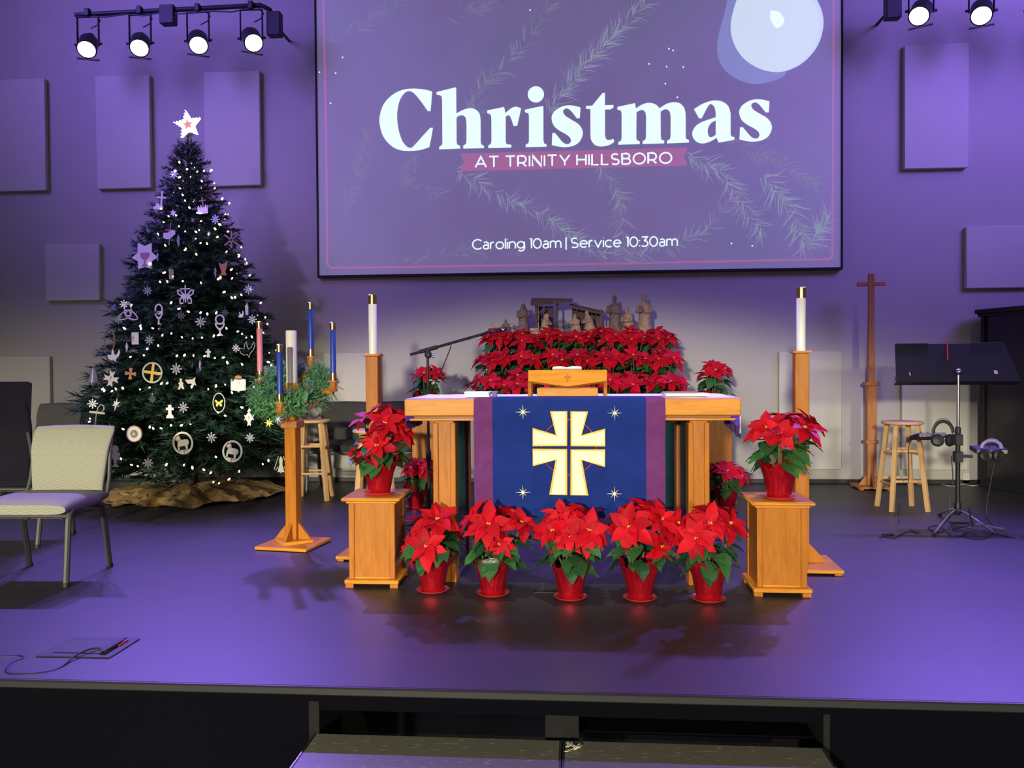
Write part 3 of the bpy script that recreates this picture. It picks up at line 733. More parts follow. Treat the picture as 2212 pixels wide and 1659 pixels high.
names = (('blue advent candle lowest and nearest on the advent stand', BLUEW, (605, 758)), ('pink advent candle on the left arm of the advent stand', PINKW, (562, 708)),
         ('blue advent candle on the right arm of the advent stand', BLUEW, (720, 710)), ('blue advent candle highest at the back of the advent stand', BLUEW, (672, 666)))
for p, (lb, mt, tp), (cp, Y, _) in zip(CW, names, cups):
    candle(p.x, p.y, p.z, .0195, hit(tp[0], tp[1], Y).z-p.z, mt, lb, cap=.040, group='advent candles', foot=.04)
czb = hit(640, 830, 5.55).z
candle(ADV.x, ADV.y, max(czb, zt+.011), .0375, hit(640, 714, 5.55).z-czb, mat('cream_pillar_wax', (.80, .76, .62), .4, var=.03, vs=5), 'thick cream pillar candle in the middle of the advent wreath')

# ------------------------------------------------------------------ stools
def stool(cx, cy, rz, label):
    t = thing('wooden_stool', label, 'stool', (cx, cy, 0), rz, 'round pine bar stools')
    hgt = .745
    obj('seat', MB().lathe([(0, hgt-.03), (.15, hgt-.03), (.165, hgt-.022), (.168, hgt-.012), (.160, hgt-.002), (.14, hgt), (0, hgt-.004)], 32), PINEH, t)
    def lp(a, b, z): f = 1-(z/hgt); q = .085+(.148-.085)*f; return Vector((a*q, b*q, z))
    for a in (-1, 1):
        for b in (-1, 1):
            obj('leg', MB().tube([lp(a, b, 0), lp(a, b, hgt-.028)], .0235, 4), PINE, t)
    for z, pr in ((.25, ((1, 1, -1, 1), (1, -1, -1, -1))), (.22, ((1, 1, 1, -1), (-1, 1, -1, -1))), (.50, ((1, 1, -1, 1), (1, -1, -1, -1))), (.47, ((1, 1, 1, -1), (-1, 1, -1, -1)))):
        for a, b, c_, d in pr: obj('rung', MB().tube([lp(a, b, z), lp(c_, d, z)], .011, 8), PINE, t)
    return t
stool(2.726, 7.215, 0.05, 'pine bar stool beside the music stand')
stool(-2.47, 7.57, 0.12, 'pine bar stool behind the advent stand')
sm = hit(808, 932, 6.35)
stool(sm.x, 6.35, .3, 'pine bar stool half hidden behind the left pedestal plant')

# ------------------------------------------------------------------ processional cross
px_ = hit(1881, 1000, 8.42).x
cr = thing('processional_cross', 'tall slim wooden processional cross on a floor base', 'cross', (px_, 8.42, 0), -.03)
obj('base_plate', MB().box(-.16, .16, -.16, .16, .012, .032, .004), CHERRY, cr)
for a in (-.13, .13):
    for b_ in (-.13, .13): obj('foot', MB().box(a-.02, a+.02, b_-.02, b_+.02, 0, .012), CHERRY, cr)
for a in range(4): obj('gusset', MB().plate([(.03, .032), (.12, .032), (.035, .15)], (), -.012, .012, Matrix.Rotation(a*PI/2, 4, 'Z')), CHERRY, cr)
def zz(py): return hit(1879, py, 8.42).z
obj('socket_post', MB().box(-.045, .045, -.045, .045, .032, zz(830), .005), CHERRY, cr)
for py, w in ((954, .06), (829, .066)): obj('collar', MB().box(-w, w, -w, w, zz(py)-.018, zz(py)+.018, .005), CHERRY, cr)
obj('staff', MB().tube([(0, 0, zz(830)), (0, 0, zz(695))], [.044, .036], 4, M=Matrix.Rotation(0, 4, 'Z')), CHERRY, cr)
obj('cross_upright', MB().box(-.027, .027, -.02, .02, zz(695), zz(591), .003), CHERRY, cr)
obj('cross_beam', MB().box(-.132, .132, -.018, .018, zz(618), zz(609.5), .003), CHERRY, cr)

# ------------------------------------------------------------------ tall back stands
def backstand(px, Y, label):
    p = hit(px, 1000, Y)
    t = thing('wooden_plant_stand', label, 'stand', (p.x, Y, 0), 0, 'tall wooden stands behind the altar')
    obj('base_plate', MB().box(-.15, .15, -.15, .15, .0, .035, .005), OAKH, t)
    obj('column', MB().box(-.115, .115, -.115, .115, .035, .755, .004), OAK, t)
    obj('top_board', MB().box(-.15, .15, -.15, .15, .755, .785, .006), OAKH, t)
    return p.x
BSL = backstand(922, 7.62, 'tall wooden stand behind the left end of the altar')
BSR = backstand(1548, 7.55, 'tall wooden stand behind the right end of the altar')

# ------------------------------------------------------------------ stacking chairs
def fabric(name, c1, c2):
    m, nt, b = nodes(name); setc(b, c1, .9, spec=.2)
    tc = nt.nodes.new('ShaderNodeTexCoord'); L = nt.links.new
    w1 = nt.nodes.new('ShaderNodeTexWave'); w1.bands_direction = 'Z'; w1.inputs['Scale'].default_value = 12; w1.inputs['Distortion'].default_value = 0
    sxyz = nt.nodes.new('ShaderNodeSeparateXYZ'); L(tc.outputs['Object'], sxyz.inputs[0])
    # wavy quilted lines: z + small triangle wave of x
    pp = nt.nodes.new('ShaderNodeMath'); pp.operation = 'PINGPONG'; pp.inputs[1].default_value = .03; L(sxyz.outputs['X'], pp.inputs[0])
    ad = nt.nodes.new('ShaderNodeMath'); ad.operation = 'MULTIPLY_ADD'; ad.inputs[1].default_value = .35; L(pp.outputs[0], ad.inputs[0])
    ys = nt.nodes.new('ShaderNodeMath'); ys.operation = 'ADD'; L(sxyz.outputs['Z'], ys.inputs[0]); L(sxyz.outputs['Y'], ys.inputs[1]); L(ys.outputs[0], ad.inputs[2])
    md = nt.nodes.new('ShaderNodeMath'); md.operation = 'PINGPONG'; md.inputs[1].default_value = .0085; L(ad.outputs[0], md.inputs[0])
    r = nt.nodes.new('ShaderNodeValToRGB'); e = r.color_ramp.elements
    mu = nt.nodes.new('ShaderNodeMath'); mu.operation = 'MULTIPLY'; mu.inputs[1].default_value = 118; L(md.outputs[0], mu.inputs[0])
    e[0].position = .06; e[0].color = (*c2, 1); e[1].position = .28; e[1].color = (*c1, 1); L(mu.outputs[0], r.inputs[0]); L(r.outputs[0], b.inputs['Base Color'])
    bp = nt.nodes.new('ShaderNodeBump'); bp.inputs['Strength'].default_value = .3; bp.inputs['Distance'].default_value = .003; L(mu.outputs[0], bp.inputs['Height']); L(bp.outputs[0], b.inputs['Normal'])
    return m
SAGE = fabric('sage_quilted_fabric', (.34, .335, .25), (.235, .23, .165))
CHAR = fabric('charcoal_quilted_fabric', (.052, .050, .046), (.036, .035, .033))
NAVY = mat('dark_navy_weave', (.009, .008, .014), .9, spec=.2, var=.35, vs=180, bump=.2, bs=300)
FRM = mat('grey_chair_frame', (.085, .086, .078), .42, metal=.3)
def chair(cx, cy, rz, label, fab, group, w=.255, top=.865, frame=FRM):
    t = thing('stacking_chair', label, 'chair', (cx, cy, 0), rz, group)
    # seat: padded slab, front at -y
    mb = MB(); secs = []
    n, mseg = 10, 12
    vs = []
    for i in range(n+1):
        v = i/n; y = -.24+.46*v
        for k in range(mseg*2):
            a = 2*PI*k/(mseg*2)
            ex = math.copysign(abs(math.cos(a))**.35, math.cos(a)); ez = math.copysign(abs(math.sin(a))**.7, math.sin(a))
            rd = 1-.16*(abs(v-.5)*2)**6
            vs.append((w*1.03*ex, y, .446+.008*math.sin(v*PI)+.042*ez*(1-.35*(abs(v-.5)*2)**8)-(.012*(1-v)**3)))
    q = mseg*2
    mb.add(vs, [(i*q+k, i*q+(k+1) % q, (i+1)*q+(k+1) % q, (i+1)*q+k) for i in range(n) for k in range(q)] + [tuple(range(q)), tuple(n*q+k for k in range(q))])
    obj('seat', mb, fab, t, sharp=60)
    # backrest: curved pad leaning back, rolled at the top
    mb = MB(); vs = []; n = 16
    for i in range(n+1):
        v = i/n; z = .47+(top-.47)*v
        yb = .225+.05*v+.055*max(0, v-.62)**1.4/.38**1.4
        th = .026*(1-.5*max(0, v-.9)/.1)*(1-.4*max(0, .1-v)/.1)
        ww = w*(.87+.15*v)*(1-.04*max(0, v-.92)/.08)
        for k in range(q):
            a = 2*PI*k/q
            ex = math.copysign(abs(math.cos(a))**.35, math.cos(a)); ez = math.copysign(abs(math.sin(a))**.7, math.sin(a))
            vs.append((ww*ex, yb+th*ez+.025*(ex*ex-1)*-.6, z+(.010*(1-ex*ex) if i == n else 0)))
    mb.add(vs, [(i*q+k, i*q+(k+1) % q, (i+1)*q+(k+1) % q, (i+1)*q+k) for i in range(n) for k in range(q)] + [tuple(range(q)), tuple(n*q+k for k in range(q))])
    obj('backrest', mb, fab, t, sharp=60)
    for s in (-1, 1):
        x = s*w
        obj('leg', MB().tube([(x, -.235, 0), (x, -.20, .36), (x, -.19, .40), (x, -.165, .422)], .017, 8), frame, t)
        obj('leg', MB().tube([(x, .235, 0), (x, .165, .36), (x, .15, .405), (x, .12, .422)], .017, 8), frame, t)
        obj('side_rail', MB().tube([(x, -.165, .422), (x, .12, .422), (x, .215, .45), (x*.98, .255, .56), (x*.96, .275, .70), (x*.955, .30, .80)], .0115, 8), frame, t)
        for y in (-.235, .235): obj('glide', MB().lathe([(.0, -.0), (.019, 0), (.019, .022), (.0, .022)], 10, c=(x, y, 0)), BLACKP, t)
    obj('front_stretcher', MB().tube([(-w, -.19, .392), (w, -.19, .392)], .010, 8), frame, t)
    obj('rear_stretcher', MB().tube([(-w, .15, .392), (w, .15, .392)], .010, 8), frame, t)
    mb = MB()
    for i in range(7): mb.tube([(-w, -.15+.045*i, .372), (w, -.15+.045*i, .372)], .003, 5)
    for xx in (-w+.05, 0, w-.05): mb.tube([(xx, -.19, .372), (xx, .15, .372)], .003, 5)
    obj('wire_book_rack', mb, frame, t)
    return t
chair(-3.145, 4.66, .035, 'sage green quilted stacking chair at the left edge of the stage', SAGE, 'church stacking chairs')
chair(hit(730, 900, 8.18).x, 8.18, .02, 'charcoal stacking chair against the wall, left of its twin', CHAR, 'church stacking chairs')
chair(hit(849, 900, 8.18).x, 8.18, -.02, 'charcoal stacking chair against the wall nearest the altar', CHAR, 'church stacking chairs')
chair(hit(100, 900, 8.1).x, 8.05, .0, 'grey stacking chair by the wall behind the sage chair', fabric('grey_quilted_fabric', (.15, .145, .13), (.11, .105, .09)), 'church stacking chairs')
chair(hit(26, 900, 5.62).x, 5.62, PI+.08, 'dark navy chair seen from behind at the left picture edge', NAVY, 'church stacking chairs', top=1.01, w=.30)

# ------------------------------------------------------------------ wall lamp rigs
LENS = mat('violet_lamp_lens', (.8, .7, 1), .3, emit=(.85, .72, 1.0), es=25)
CANM = mat('black_lamp_can', (.010, .009, .018), .55)
def par(px, py, Y, aim, label, energy=470, bar=None):
    p = hit(px, py, Y); d = (Vector(aim)-p).normalized()
    t = thing('stage_lamp', label, 'stage lamp', p, 0, 'violet stage lamps on the wall rigs')
    Q = d.to_track_quat('-Z', 'Y').to_matrix().to_4x4()      # -Z of the can looks along the beam
    R = .094
    can = obj('can', MB().lathe([(R+.003, 0), (R+.003, .012), (R, .014), (R, .17), (R*.75, .21), (R*.45, .27), (R*.45, .30), (.02, .31), (0, .31)], 24, M=Q), CANM, t)
    obj('lens', MB().lathe([(R+.001, .004), (R*.7, -.006), (0, -.012)], 24, M=Q), LENS, t)
    obj('gel_frame', MB().box(-R-.012, R+.012, -R-.014, -R-.006, -.012, .012, .001, Q), CANM, can)
    if bar is not None:
        top = bar-p.z
        c0 = Q @ Vector((0, 0, .12))
        for s in (-1, 1):
            obj('yoke_arm', MB().box(c0.x+s*(R+.02)-.003, c0.x+s*(R+.02)+.003, c0.y-.016, c0.y+.016, c0.z-.02, top-.05, .001), CANM, t)
            obj('yoke_knob', MB().lathe([(0, 0), (.014, 0), (.014, .03), (0, .03)], 8, M=Matrix.Translation((c0.x+s*(R+.02), c0.y, c0.z)) @ Matrix.Rotation(s*PI/2, 4, 'Y')), CANM, t)
        obj('yoke_bridge', MB().box(c0.x-R-.023, c0.x+R+.023, c0.y-.016, c0.y+.016, top-.056, top-.05, .001), CANM, t)
        obj('clamp', MB().box(c0.x-.025, c0.x+.025, c0.y-.03, c0.y+.03, top-.05, top+.03, .006), CANM, t)
        obj('power_lead', MB().tube([(c0.x+.03, c0.y, c0.z+.16), (c0.x+.09, c0.y+.02, c0.z+.20), (c0.x+.12, c0.y+.02, top-.09), (c0.x+.05, c0.y+.02, top-.0)], .006, 6), CANM, t)
    l = spot('stage_lamp_beam', p+d*.03, p+d*3, energy, PURPLE, 78, .9, .045); l.parent = t
    l.matrix_parent_inverse = Matrix.Translation(p).inverted()
    return p, Q
RY = 8.25
zb = hit(360, 20, RY).z
par(187, 107, RY-.1, (-3.4, 3.9, 0), 'violet stage lamp, leftmost on the left wall rig', bar=zb)
par(301, 104, RY-.1, (-2.6, 3.7, 0), 'violet stage lamp, second from left on the left wall rig', bar=zb)
par(429, 98, RY-.1, (-1.5, 3.7, 0), 'violet stage lamp, third from left on the left wall rig', bar=zb)
par(548, 93, RY-.1, (-.3, 3.9, 0), 'violet stage lamp nearest the screen on the left wall rig', 980, bar=zb)
zr = hit(2100, -38, RY).z
par(1985, 35, RY-.1, (.4, 3.9, 0), 'violet stage lamp nearest the screen on the right wall rig', 980, bar=zr)
par(2120, 34, RY-.1, (1.7, 3.7, 0), 'violet stage lamp, second from the screen on the right wall rig', bar=zr)
par(2250, 34, RY-.1, (2.7, 3.8, 0), 'violet stage lamp outside the right picture edge, inner one', bar=zr)
par(2370, 34, RY-.1, (3.6, 3.6, 0), 'violet stage lamp outside the right picture edge, outer one', bar=zr)
def rig(xa, xb, z, wallx, label):
    t = thing('lamp_rig', label, 'lamp rig', (wallx, RY, z), 0, 'wall lamp rigs')
    s = 1 if wallx > xa else -1
    far = xa if abs(xa-wallx) > abs(xb-wallx) else xb
    obj('pipe', MB().tube([(far-wallx, 0, -.02), (-s*.10, 0, .0), (-s*.02, .02, -.04), (s*.02, .06, -.12)], .024, 10), CANM, t)
    obj('bracket_box', MB().box(s*.02-.07, s*.02+.07, .0, .10, -.30, -.06, .006), CANM, t)
    obj('wall_arm', MB().box(s*.02-.012, s*.02+.012, .10, WALL_Y-RY-.004, -.19, -.165, .004), CANM, t)
    obj('junction_box', MB().box((far-wallx)*.52-.075, (far-wallx)*.52+.075, -.05, .05, -.16, .03, .006), CANM, t)
    obj('supply_cable', MB().tube([((far-wallx)*(.1+.09*i), -.03, -.035-.035*abs(math.sin(i*1.3))) for i in range(10)], .007, 6), CANM, t)
rig(hit(163, 27, RY).x, hit(560, 15, RY).x, zb, hit(585, 20, RY).x, 'black pipe rig of four violet lamps left of the screen')
rig(hit(2450, -38, RY).x, hit(1960, -38, RY).x, zr, hit(1937, -20, RY).x, 'black pipe rig of violet lamps right of the screen')

# ------------------------------------------------------------------ poinsettias
def leafmat(name, c1, c2, rough, back):
    m, nt, b = nodes(name); setc(b, c1, rough, spec=.18); L = nt.links.new
    tc = nt.nodes.new('ShaderNodeTexCoord'); n = nt.nodes.new('ShaderNodeTexNoise'); n.inputs['Scale'].default_value = 14; n.inputs['Detail'].default_value = 4
    oi = nt.nodes.new('ShaderNodeObjectInfo'); ad = nt.nodes.new('ShaderNodeMath'); ad.operation = 'MULTIPLY_ADD'; ad.inputs[1].default_value = .55
    L(oi.outputs['Random'], ad.inputs[0])
    n3 = nt.nodes.new('ShaderNodeMath'); n3.operation = 'MULTIPLY'; n3.inputs[1].default_value = .5
    L(tc.outputs['Object'], n.inputs['Vector']); L(n.outputs['Fac'], n3.inputs[0]); L(n3.outputs[0], ad.inputs[2])
    r = nt.nodes.new('ShaderNodeValToRGB'); e = r.color_ramp.elements; e[0].position = .2; e[0].color = (*c2, 1); e[1].position = .8; e[1].color = (*c1, 1)
    L(ad.outputs[0], r.inputs[0]); L(r.outputs[0], b.inputs['Base Color'])
    b.inputs['Subsurface Weight'].default_value = 0
    # veins: ridge along the middle and slanting side veins
    s = nt.nodes.new('ShaderNodeSeparateXYZ'); L(tc.outputs['Object'], s.inputs[0])
    ay = nt.nodes.new('ShaderNodeMath'); ay.operation = 'ABSOLUTE'; L(s.outputs['Y'], ay.inputs[0])
    df = nt.nodes.new('ShaderNodeMath'); df.operation = 'SUBTRACT'; L(s.outputs['X'], df.inputs[0]); L(ay.outputs[0], df.inputs[1])
    pp = nt.nodes.new('ShaderNodeMath'); pp.operation = 'PINGPONG'; pp.inputs[1].default_value = .06; L(df.outputs[0], pp.inputs[0])
    bp = nt.nodes.new('ShaderNodeBump'); bp.inputs['Strength'].default_value = .14; bp.inputs['Distance'].default_value = .15; L(pp.outputs[0], bp.inputs['Height']); L(bp.outputs[0], b.inputs['Normal'])
    return m
RED = leafmat('poinsettia_red', (.58, .003, .014), (.34, .0015, .010), .6, None)
GREEN = leafmat('poinsettia_green', (.055, .17, .045), (.018, .065, .028), .42, None)
DARKLEAF = leafmat('poinsettia_dark_leaf', (.10, .025, .035), (.03, .035, .03), .5, None)
FOIL = mat('red_foil', (.66, .012, .03), .20, metal=.7, bump=.9, bs=40, stretch=(1, 1, .28))
SAUCER = mat('red_plastic_saucer', (.62, .05, .05), .3, spec=.5)
STEMM = mat('green_stem', (.10, .14, .05), .6); CYATH = mat('yellow_flower_beads', (.70, .48, .08), .6); SOILM = mat('potting_soil', (.03, .022, .016), .95)
def leaf_mesh(name, mt, wid, droop, fold, tip=.0, seed=0, lobes=0.0):
    "unit-length pointed leaf along +x"
    rd = random.Random(seed); st = [0, .10, .25, .42, .60, .78, .91, 1.0]; wv = [.06, .45, .86, 1.0, .86, .50, .20, .0]
    if lobes: wv = [.08, .55, .95, .88, .80, .40, .15, 0]
    v = []; f = []
    for x, w in zip(st, wv):
        z = -droop*x*x + .10*x + rd.uniform(-.01, .01); y = w*wid/2
        wavy = rd.uniform(-.03, .03)
        v += [(x, -y, z+fold*w+wavy), (x, 0, z), (x, y, z+fold*w-wavy)]
    for i in range(len(st)-1):
        a = i*3; f += [(a, a+3, a+4, a+1), (a+1, a+4, a+5, a+2)]
    mb = MB(); mb.add(v, f)
    return mb.mesh(name, mt, None)
BR = [leaf_mesh('bract', RED, w, d, fo, seed=i, lobes=lb) for i, (w, d, fo, lb) in enumerate(((.56, .16, .07, 0), (.60, .26, .06, 1), (.52, .08, .10, 0), (.58, .36, .05, 1)))]
LF = [leaf_mesh('leaf', GREEN, w, d, fo, seed=10+i, lobes=lb) for i, (w, d, fo, lb) in enumerate(((.66, .22, .05, 1), (.62, .34, .06, 0), (.70, .12, .07, 1)))]
LD = [leaf_mesh('dark_leaf', DARKLEAF, .6, .25, .06, seed=20)]
cy = MB(); rc_ = random.Random(2)
for i in range(11):
    a, q = rc_.uniform(0, 6.28), rc_.uniform(0, .011); cy.ell((q*math.cos(a), q*math.sin(a), .004+rc_.uniform(-.002, .004)), (.0032, .0032, .0045), 6, 4)
CY = cy.mesh('flower_beads', CYATH)
def pot_mesh(seed):
    rd = random.Random(seed); ph = [rd.uniform(0, 6.28) for _ in range(5)]
    def wob(i, t, r, z):
        up = max(0, (z-.05)/.13)
        q = r*(1+.035*math.sin(13*t+ph[0])*up+.03*math.sin(5*t+ph[1])*up+.012*math.sin(29*t+ph[2]))
        if i in (6, 7, 8):
            z += .020*math.sin(3*t+ph[3])+.014*math.sin(8*t+ph[4]); q *= 1+.03*math.sin(17*t+ph[2])
        return q, z
    return MB().lathe([(.001, .0), (.062, .0), (.066, .03), (.074, .075), (.083, .118), (.094, .150), (.102, .178), (.106, .192), (.098, .190), (.085, .155), (.078, .13)], 56, wob=wob).mesh('foil_pot', FOIL, 70)
POTS = [pot_mesh(i) for i in range(4)]
SAU = MB().lathe([(0, 0), (.070, 0), (.086, .010), (.090, .014), (.087, .015), (.070, .006), (0, .006)], 36).mesh('saucer', SAUCER)
SOIL = MB().lathe([(0, .140), (.078, .138)], 20).mesh('soil', SOILM)
def axis_mat(p, d, up, roll, sc):
    "matrix whose x axis runs along d"
    x = Vector(d).normalized(); y = Vector(up).cross(x)
    if y.length < 1e-4: y = Vector((0, 1, 0))
    y.normalize(); z = x.cross(y)
    M = Matrix(((x.x, y.x, z.x, 0), (x.y, y.y, z.y, 0), (x.z, y.z, z.z, 0), (0, 0, 0, 1)))
    return Matrix.Translation(p) @ M @ Matrix.Rotation(roll, 4, 'X') @ Matrix.Diagonal((sc, sc, sc, 1))
def poinsettia(loc, label, heads, seed, group, leaves=26, sc=1.0, saucer=True, lean=0.0, nb=12, dark=1, lown=True):
    rd = random.Random(seed)
    t = thing('poinsettia', label, 'plant', loc, 0, group); t.scale = (sc, sc, sc)
    z0 = .006 if saucer else 0
    if saucer: link('saucer', SAU, t)
    link('foil_pot', POTS[seed % 4], t, (0, 0, z0), (0, 0, rd.uniform(0, 6.28)))
    link('soil', SOIL, t, (0, 0, z0))
    stem = MB()
    for hi, (hx, hy, hz, R, (nx, ny, nz)) in enumerate(heads):
        n = Vector((nx, ny, nz)).normalized(); p = Vector((hx, hy, hz))
        root = Vector((hx*.25+rd.uniform(-.01, .01), hy*.25, .14))
        mid = (root+p)*.5+Vector((hx*.12, hy*.12, -.01))
        stem.tube([root, mid, p-n*.01], [.0055, .005, .004], 6)
        Q = n.to_track_quat('Z', 'Y').to_matrix().to_4x4()
        hd = link('flower_head', CY, t, M=Matrix.Translation(p) @ Q)
        a0 = rd.uniform(0, 6.28)
        k5 = nb*5//12
        for k in range(nb):
            ring = 0 if k < k5 else (1 if k < nb*10//12 else 2)
            kk = k if ring == 0 else (k-k5 if ring == 1 else k-nb*10//12); cnt = k5 if ring == 0 else (nb*10//12-k5 if ring == 1 else nb-nb*10//12)
            a = a0+2*PI*kk/max(1, cnt)+(ring*.6)+rd.uniform(-.14, .14)
            el = (-.12+rd.uniform(-.2, .15), .16+rd.uniform(-.15, .2), .5+rd.uniform(-.15, .25))[ring]
            l = R*((1.0, .86, .48)[ring])*rd.uniform(.86, 1.1)
            d = Vector((math.cos(a)*math.cos(el), math.sin(a)*math.cos(el), math.sin(el)))
            link('bract', BR[rd.randrange(4)], hd, M=axis_mat(d*.006+Vector((0, 0, -.004*(1-ring))), d, (0, 0, 1), rd.uniform(-.25, .25), l))
        # a few leaves under every head
        for k in range(3):
            a = rd.uniform(0, 6.28); q = p+(root-p)*rd.uniform(.15, .5); d = Vector((math.cos(a), math.sin(a), rd.uniform(-.5, .1)))
            link('leaf', LD[0] if (rd.random() < .2*dark) else LF[rd.randrange(3)], t, M=axis_mat(q, d, (0, 0, 1), rd.uniform(-.4, .4), rd.uniform(.09, .135)))
    obj('stems', stem, STEMM, t)
    for k in range(leaves):
        a = 2*PI*k/leaves*2.4+rd.uniform(-.3, .3)
        z = .19+.13*((k*7) % leaves)/leaves+rd.uniform(-.02, .02); r0 = .035+rd.uniform(0, .035)
        d = Vector((math.cos(a), math.sin(a), rd.uniform(-.75, -.15)))
        link('leaf', LF[rd.randrange(3)], t, M=axis_mat((r0*math.cos(a), r0*math.sin(a), z), d, (0, 0, 1), rd.uniform(-.35, .35), rd.uniform(.115, .17)))
    return t
k = 4.42/FPX
def HP(dx, up, depth, R, n): return (dx*k*1.22, depth*1.2, up*k, R*1.12, n)     # head offsets read in photo pixels from the saucer centre
FG = 'poinsettias in a row before the altar'
front = [
 ((935, 1275), [HP(-5, 108, -.09, .125, (-.1, -.9, .5)), HP(10, 160, -.01, .135, (.15, -.45, .9)), HP(-40, 92, -.03, .10, (-.7, -.6, .3)), HP(30, 140, .06, .11, (.6, .1, .8)), HP(-20, 150, .07, .11, (-.3, .3, .9))],
  'poinsettia leftmost in the row before the altar, drooping left bract'),
 ((1065, 1282), [HP(-5, 158, -.06, .135, (-.05, -.65, .8)), HP(52, 158, .0, .125, (.45, -.35, .8)), HP(-38, 165, .02, .115, (-.6, -.3, .7)), HP(15, 118, -.08, .085, (.1, -.9, .1)), HP(20, 172, .07, .11, (.1, .4, .9))],
  'poinsettia second from left before the altar, with silver pot lining'),
 ((1232, 1290), [HP(-30, 150, -.06, .12, (-.4, -.75, .5)), HP(32, 152, -.07, .13, (.35, -.8, .5)), HP(-15, 178, .0, .12, (-.2, -.4, .9)), HP(22, 180, .06, .115, (.2, .2, .9)), HP(0, 140, -.09, .09, (0, -.9, .2))],
  'poinsettia in the middle of the row before the altar'),
 ((1382, 1292), [HP(-20, 160, -.07, .135, (-.2, -.8, .5)), HP(38, 170, .0, .13, (.5, -.5, .7)), HP(-35, 172, .04, .11, (-.5, .1, .8)), HP(35, 118, -.06, .10, (.7, -.7, .1)), HP(15, 188, .06, .11, (.2, .3, .9))],
  'poinsettia fourth from left before the altar, widest bright leaves'),
 ((1530, 1294), [HP(-25, 138, -.08, .12, (-.3, -.85, .3)), HP(0, 165, -.04, .125, (.05, -.7, .8)), HP(38, 162, .0, .11, (.6, -.5, .6)), HP(-48, 160, .02, .11, (-.7, -.2, .7)), HP(10, 182, .07, .11, (.1, .3, .9))],
  'poinsettia rightmost in the row before the altar')]
for i, ((px, py), heads, lb) in enumerate(front):
    p = flr(px, py+2); pl_ = poinsettia((p.x, p.y, .001), lb, heads, 100+i, FG)
    if i == 1:
        obj('silver_lining', MB().lathe([(.090, .15), (.102, .185), (.108, .212), (.101, .209), (.088, .16)], 40, wob=lambda j, t, r, z: (r*(1+.03*math.sin(9*t)), z+(.010*math.sin(4*t+1) if 0 < j < 4 else 0))), mat('silver_foil', (.75, .76, .74), .2, metal=1.0, bump=.5, bs=50), pl_)
PG = 'poinsettias on the oak pedestals'
k = 4.6/FPX
poinsettia((PL[0]+.02, PL[1]-.03, .504), 'poinsettia on the left oak pedestal with two dark leaves',
           [HP(15, 158, -.05, .125, (.1, -.6, .8)), HP(5, 112, -.10, .10, (-.1, -.9, .35)), HP(-25, 168, .02, .12, (-.4, -.1, .9)), HP(40, 135, .0, .10, (.7, -.4, .5)), HP(-42, 88, -.04, .06, (-.8, -.5, .1)), HP(18, 180, .06, .10, (.2, .3, .9))], 111, PG, dark=2)
poinsettia((PR[0]+.005, PR[1]-.05, .504), 'poinsettia on the right oak pedestal with the shiny red saucer',
           [HP(38, 150, -.05, .125, (.3, -.5, .85)), HP(-25, 150, -.05, .125, (-.35, -.5, .8)), HP(5, 170, .02, .12, (0, .1, .95)), HP(58, 158, .03, .10, (.6, 0, .8)), HP(-8, 140, -.09, .10, (-.05, -.9, .5))], 112, PG, dark=0)
def rnd_heads(seed, n=5, zt=.42, spread=.12, R=.115):
    rd = random.Random(seed); out = []
    for i in range(n):
        a = 2*PI*i/n-PI/2+rd.uniform(-.3, .3); q = spread*rd.uniform(.65, 1.0)
        if i == n-1: q *= .2
        out.append((q*math.cos(a), q*math.sin(a), zt-.05*(q/spread)+rd.uniform(-.03, .03), R*rd.uniform(.85, 1.1), (math.cos(a)*.55*q/spread, math.sin(a)*.55*q/spread-.25, .8)))
    return out
p = flr(910, 1086); poinsettia((p.x, 7.12, .001), 'poinsettia on the floor behind the mic stand, left of the altar', rnd_heads(31, 6, .40, .13), 121, 'poinsettias on the floor behind the altar', 14)
p = flr(1560, 1096); poinsettia((p.x, 7.02, .001), 'poinsettia on the floor behind the right altar leg', rnd_heads(36, 6, .38, .13), 122, 'poinsettias on the floor behind the altar', 14)
poinsettia((BSL, 7.60, .786), 'poinsettia on the tall stand behind the microphone boom', rnd_heads(33, 6, .41, .14), 123, 'poinsettias on the tall back stands', 18)
poinsettia((BSR-.03, 7.53, .786), 'poinsettia on the tall stand right of the nativity display', rnd_heads(34, 6, .42, .13), 124, 'poinsettias on the tall back stands', 18)

# tiered stand under a green cloth, three rows of poinsettias
tr = thing('tiered_display_stand', 'stepped display stand under green cloth behind the altar', 'display stand', (0.0, 7.18, 0))
def clothbox(x0, x1, y0, y1, z1, seed, parent):
    mb = MB(); pts = []
    per = []
    for i in range(40): per.append((x0+(x1-x0)*i/40, y0, 0, -1))
    for i in range(16): per.append((x1, y0+(y1-y0)*i/16, 1, 0))
    for i in range(40): per.append((x1-(x1-x0)*i/40, y1, 0, 1))
    for i in range(16): per.append((x0, y1-(y1-y0)*i/16, -1, 0))
    n = len(per); vs = []
    for q in (1.0, .98, .6, .3, .0):
        for i, (x, y, a, b_) in enumerate(per):
            w = .010*math.sin(i*.9+seed)*(1-q)
            vs.append((x+a*w, y+b_*w, .004+(z1-.004)*q))
    f = [(j*n+i, j*n+(i+1) % n, (j+1)*n+(i+1) % n, (j+1)*n+i) for j in range(4) for i in range(n)] + [tuple(range(n))]
    mb.add(vs, f); return obj('cloth_tier', mb, GREENC, parent)
TW = .86
for y0, y1, z1, sd in ((0, .30, .74, 1), (.30, .60, .945, 2), (.60, .88, 1.145, 3), (.88, 1.40, 1.53, 4)):
    clothbox(-TW, TW, y0+.005, y1, z1, sd, tr)
rows = [(7.32, .742, 7, 'bottom'), (7.63, .947, 7, 'middle'), (7.92, 1.147, 7, 'top')]
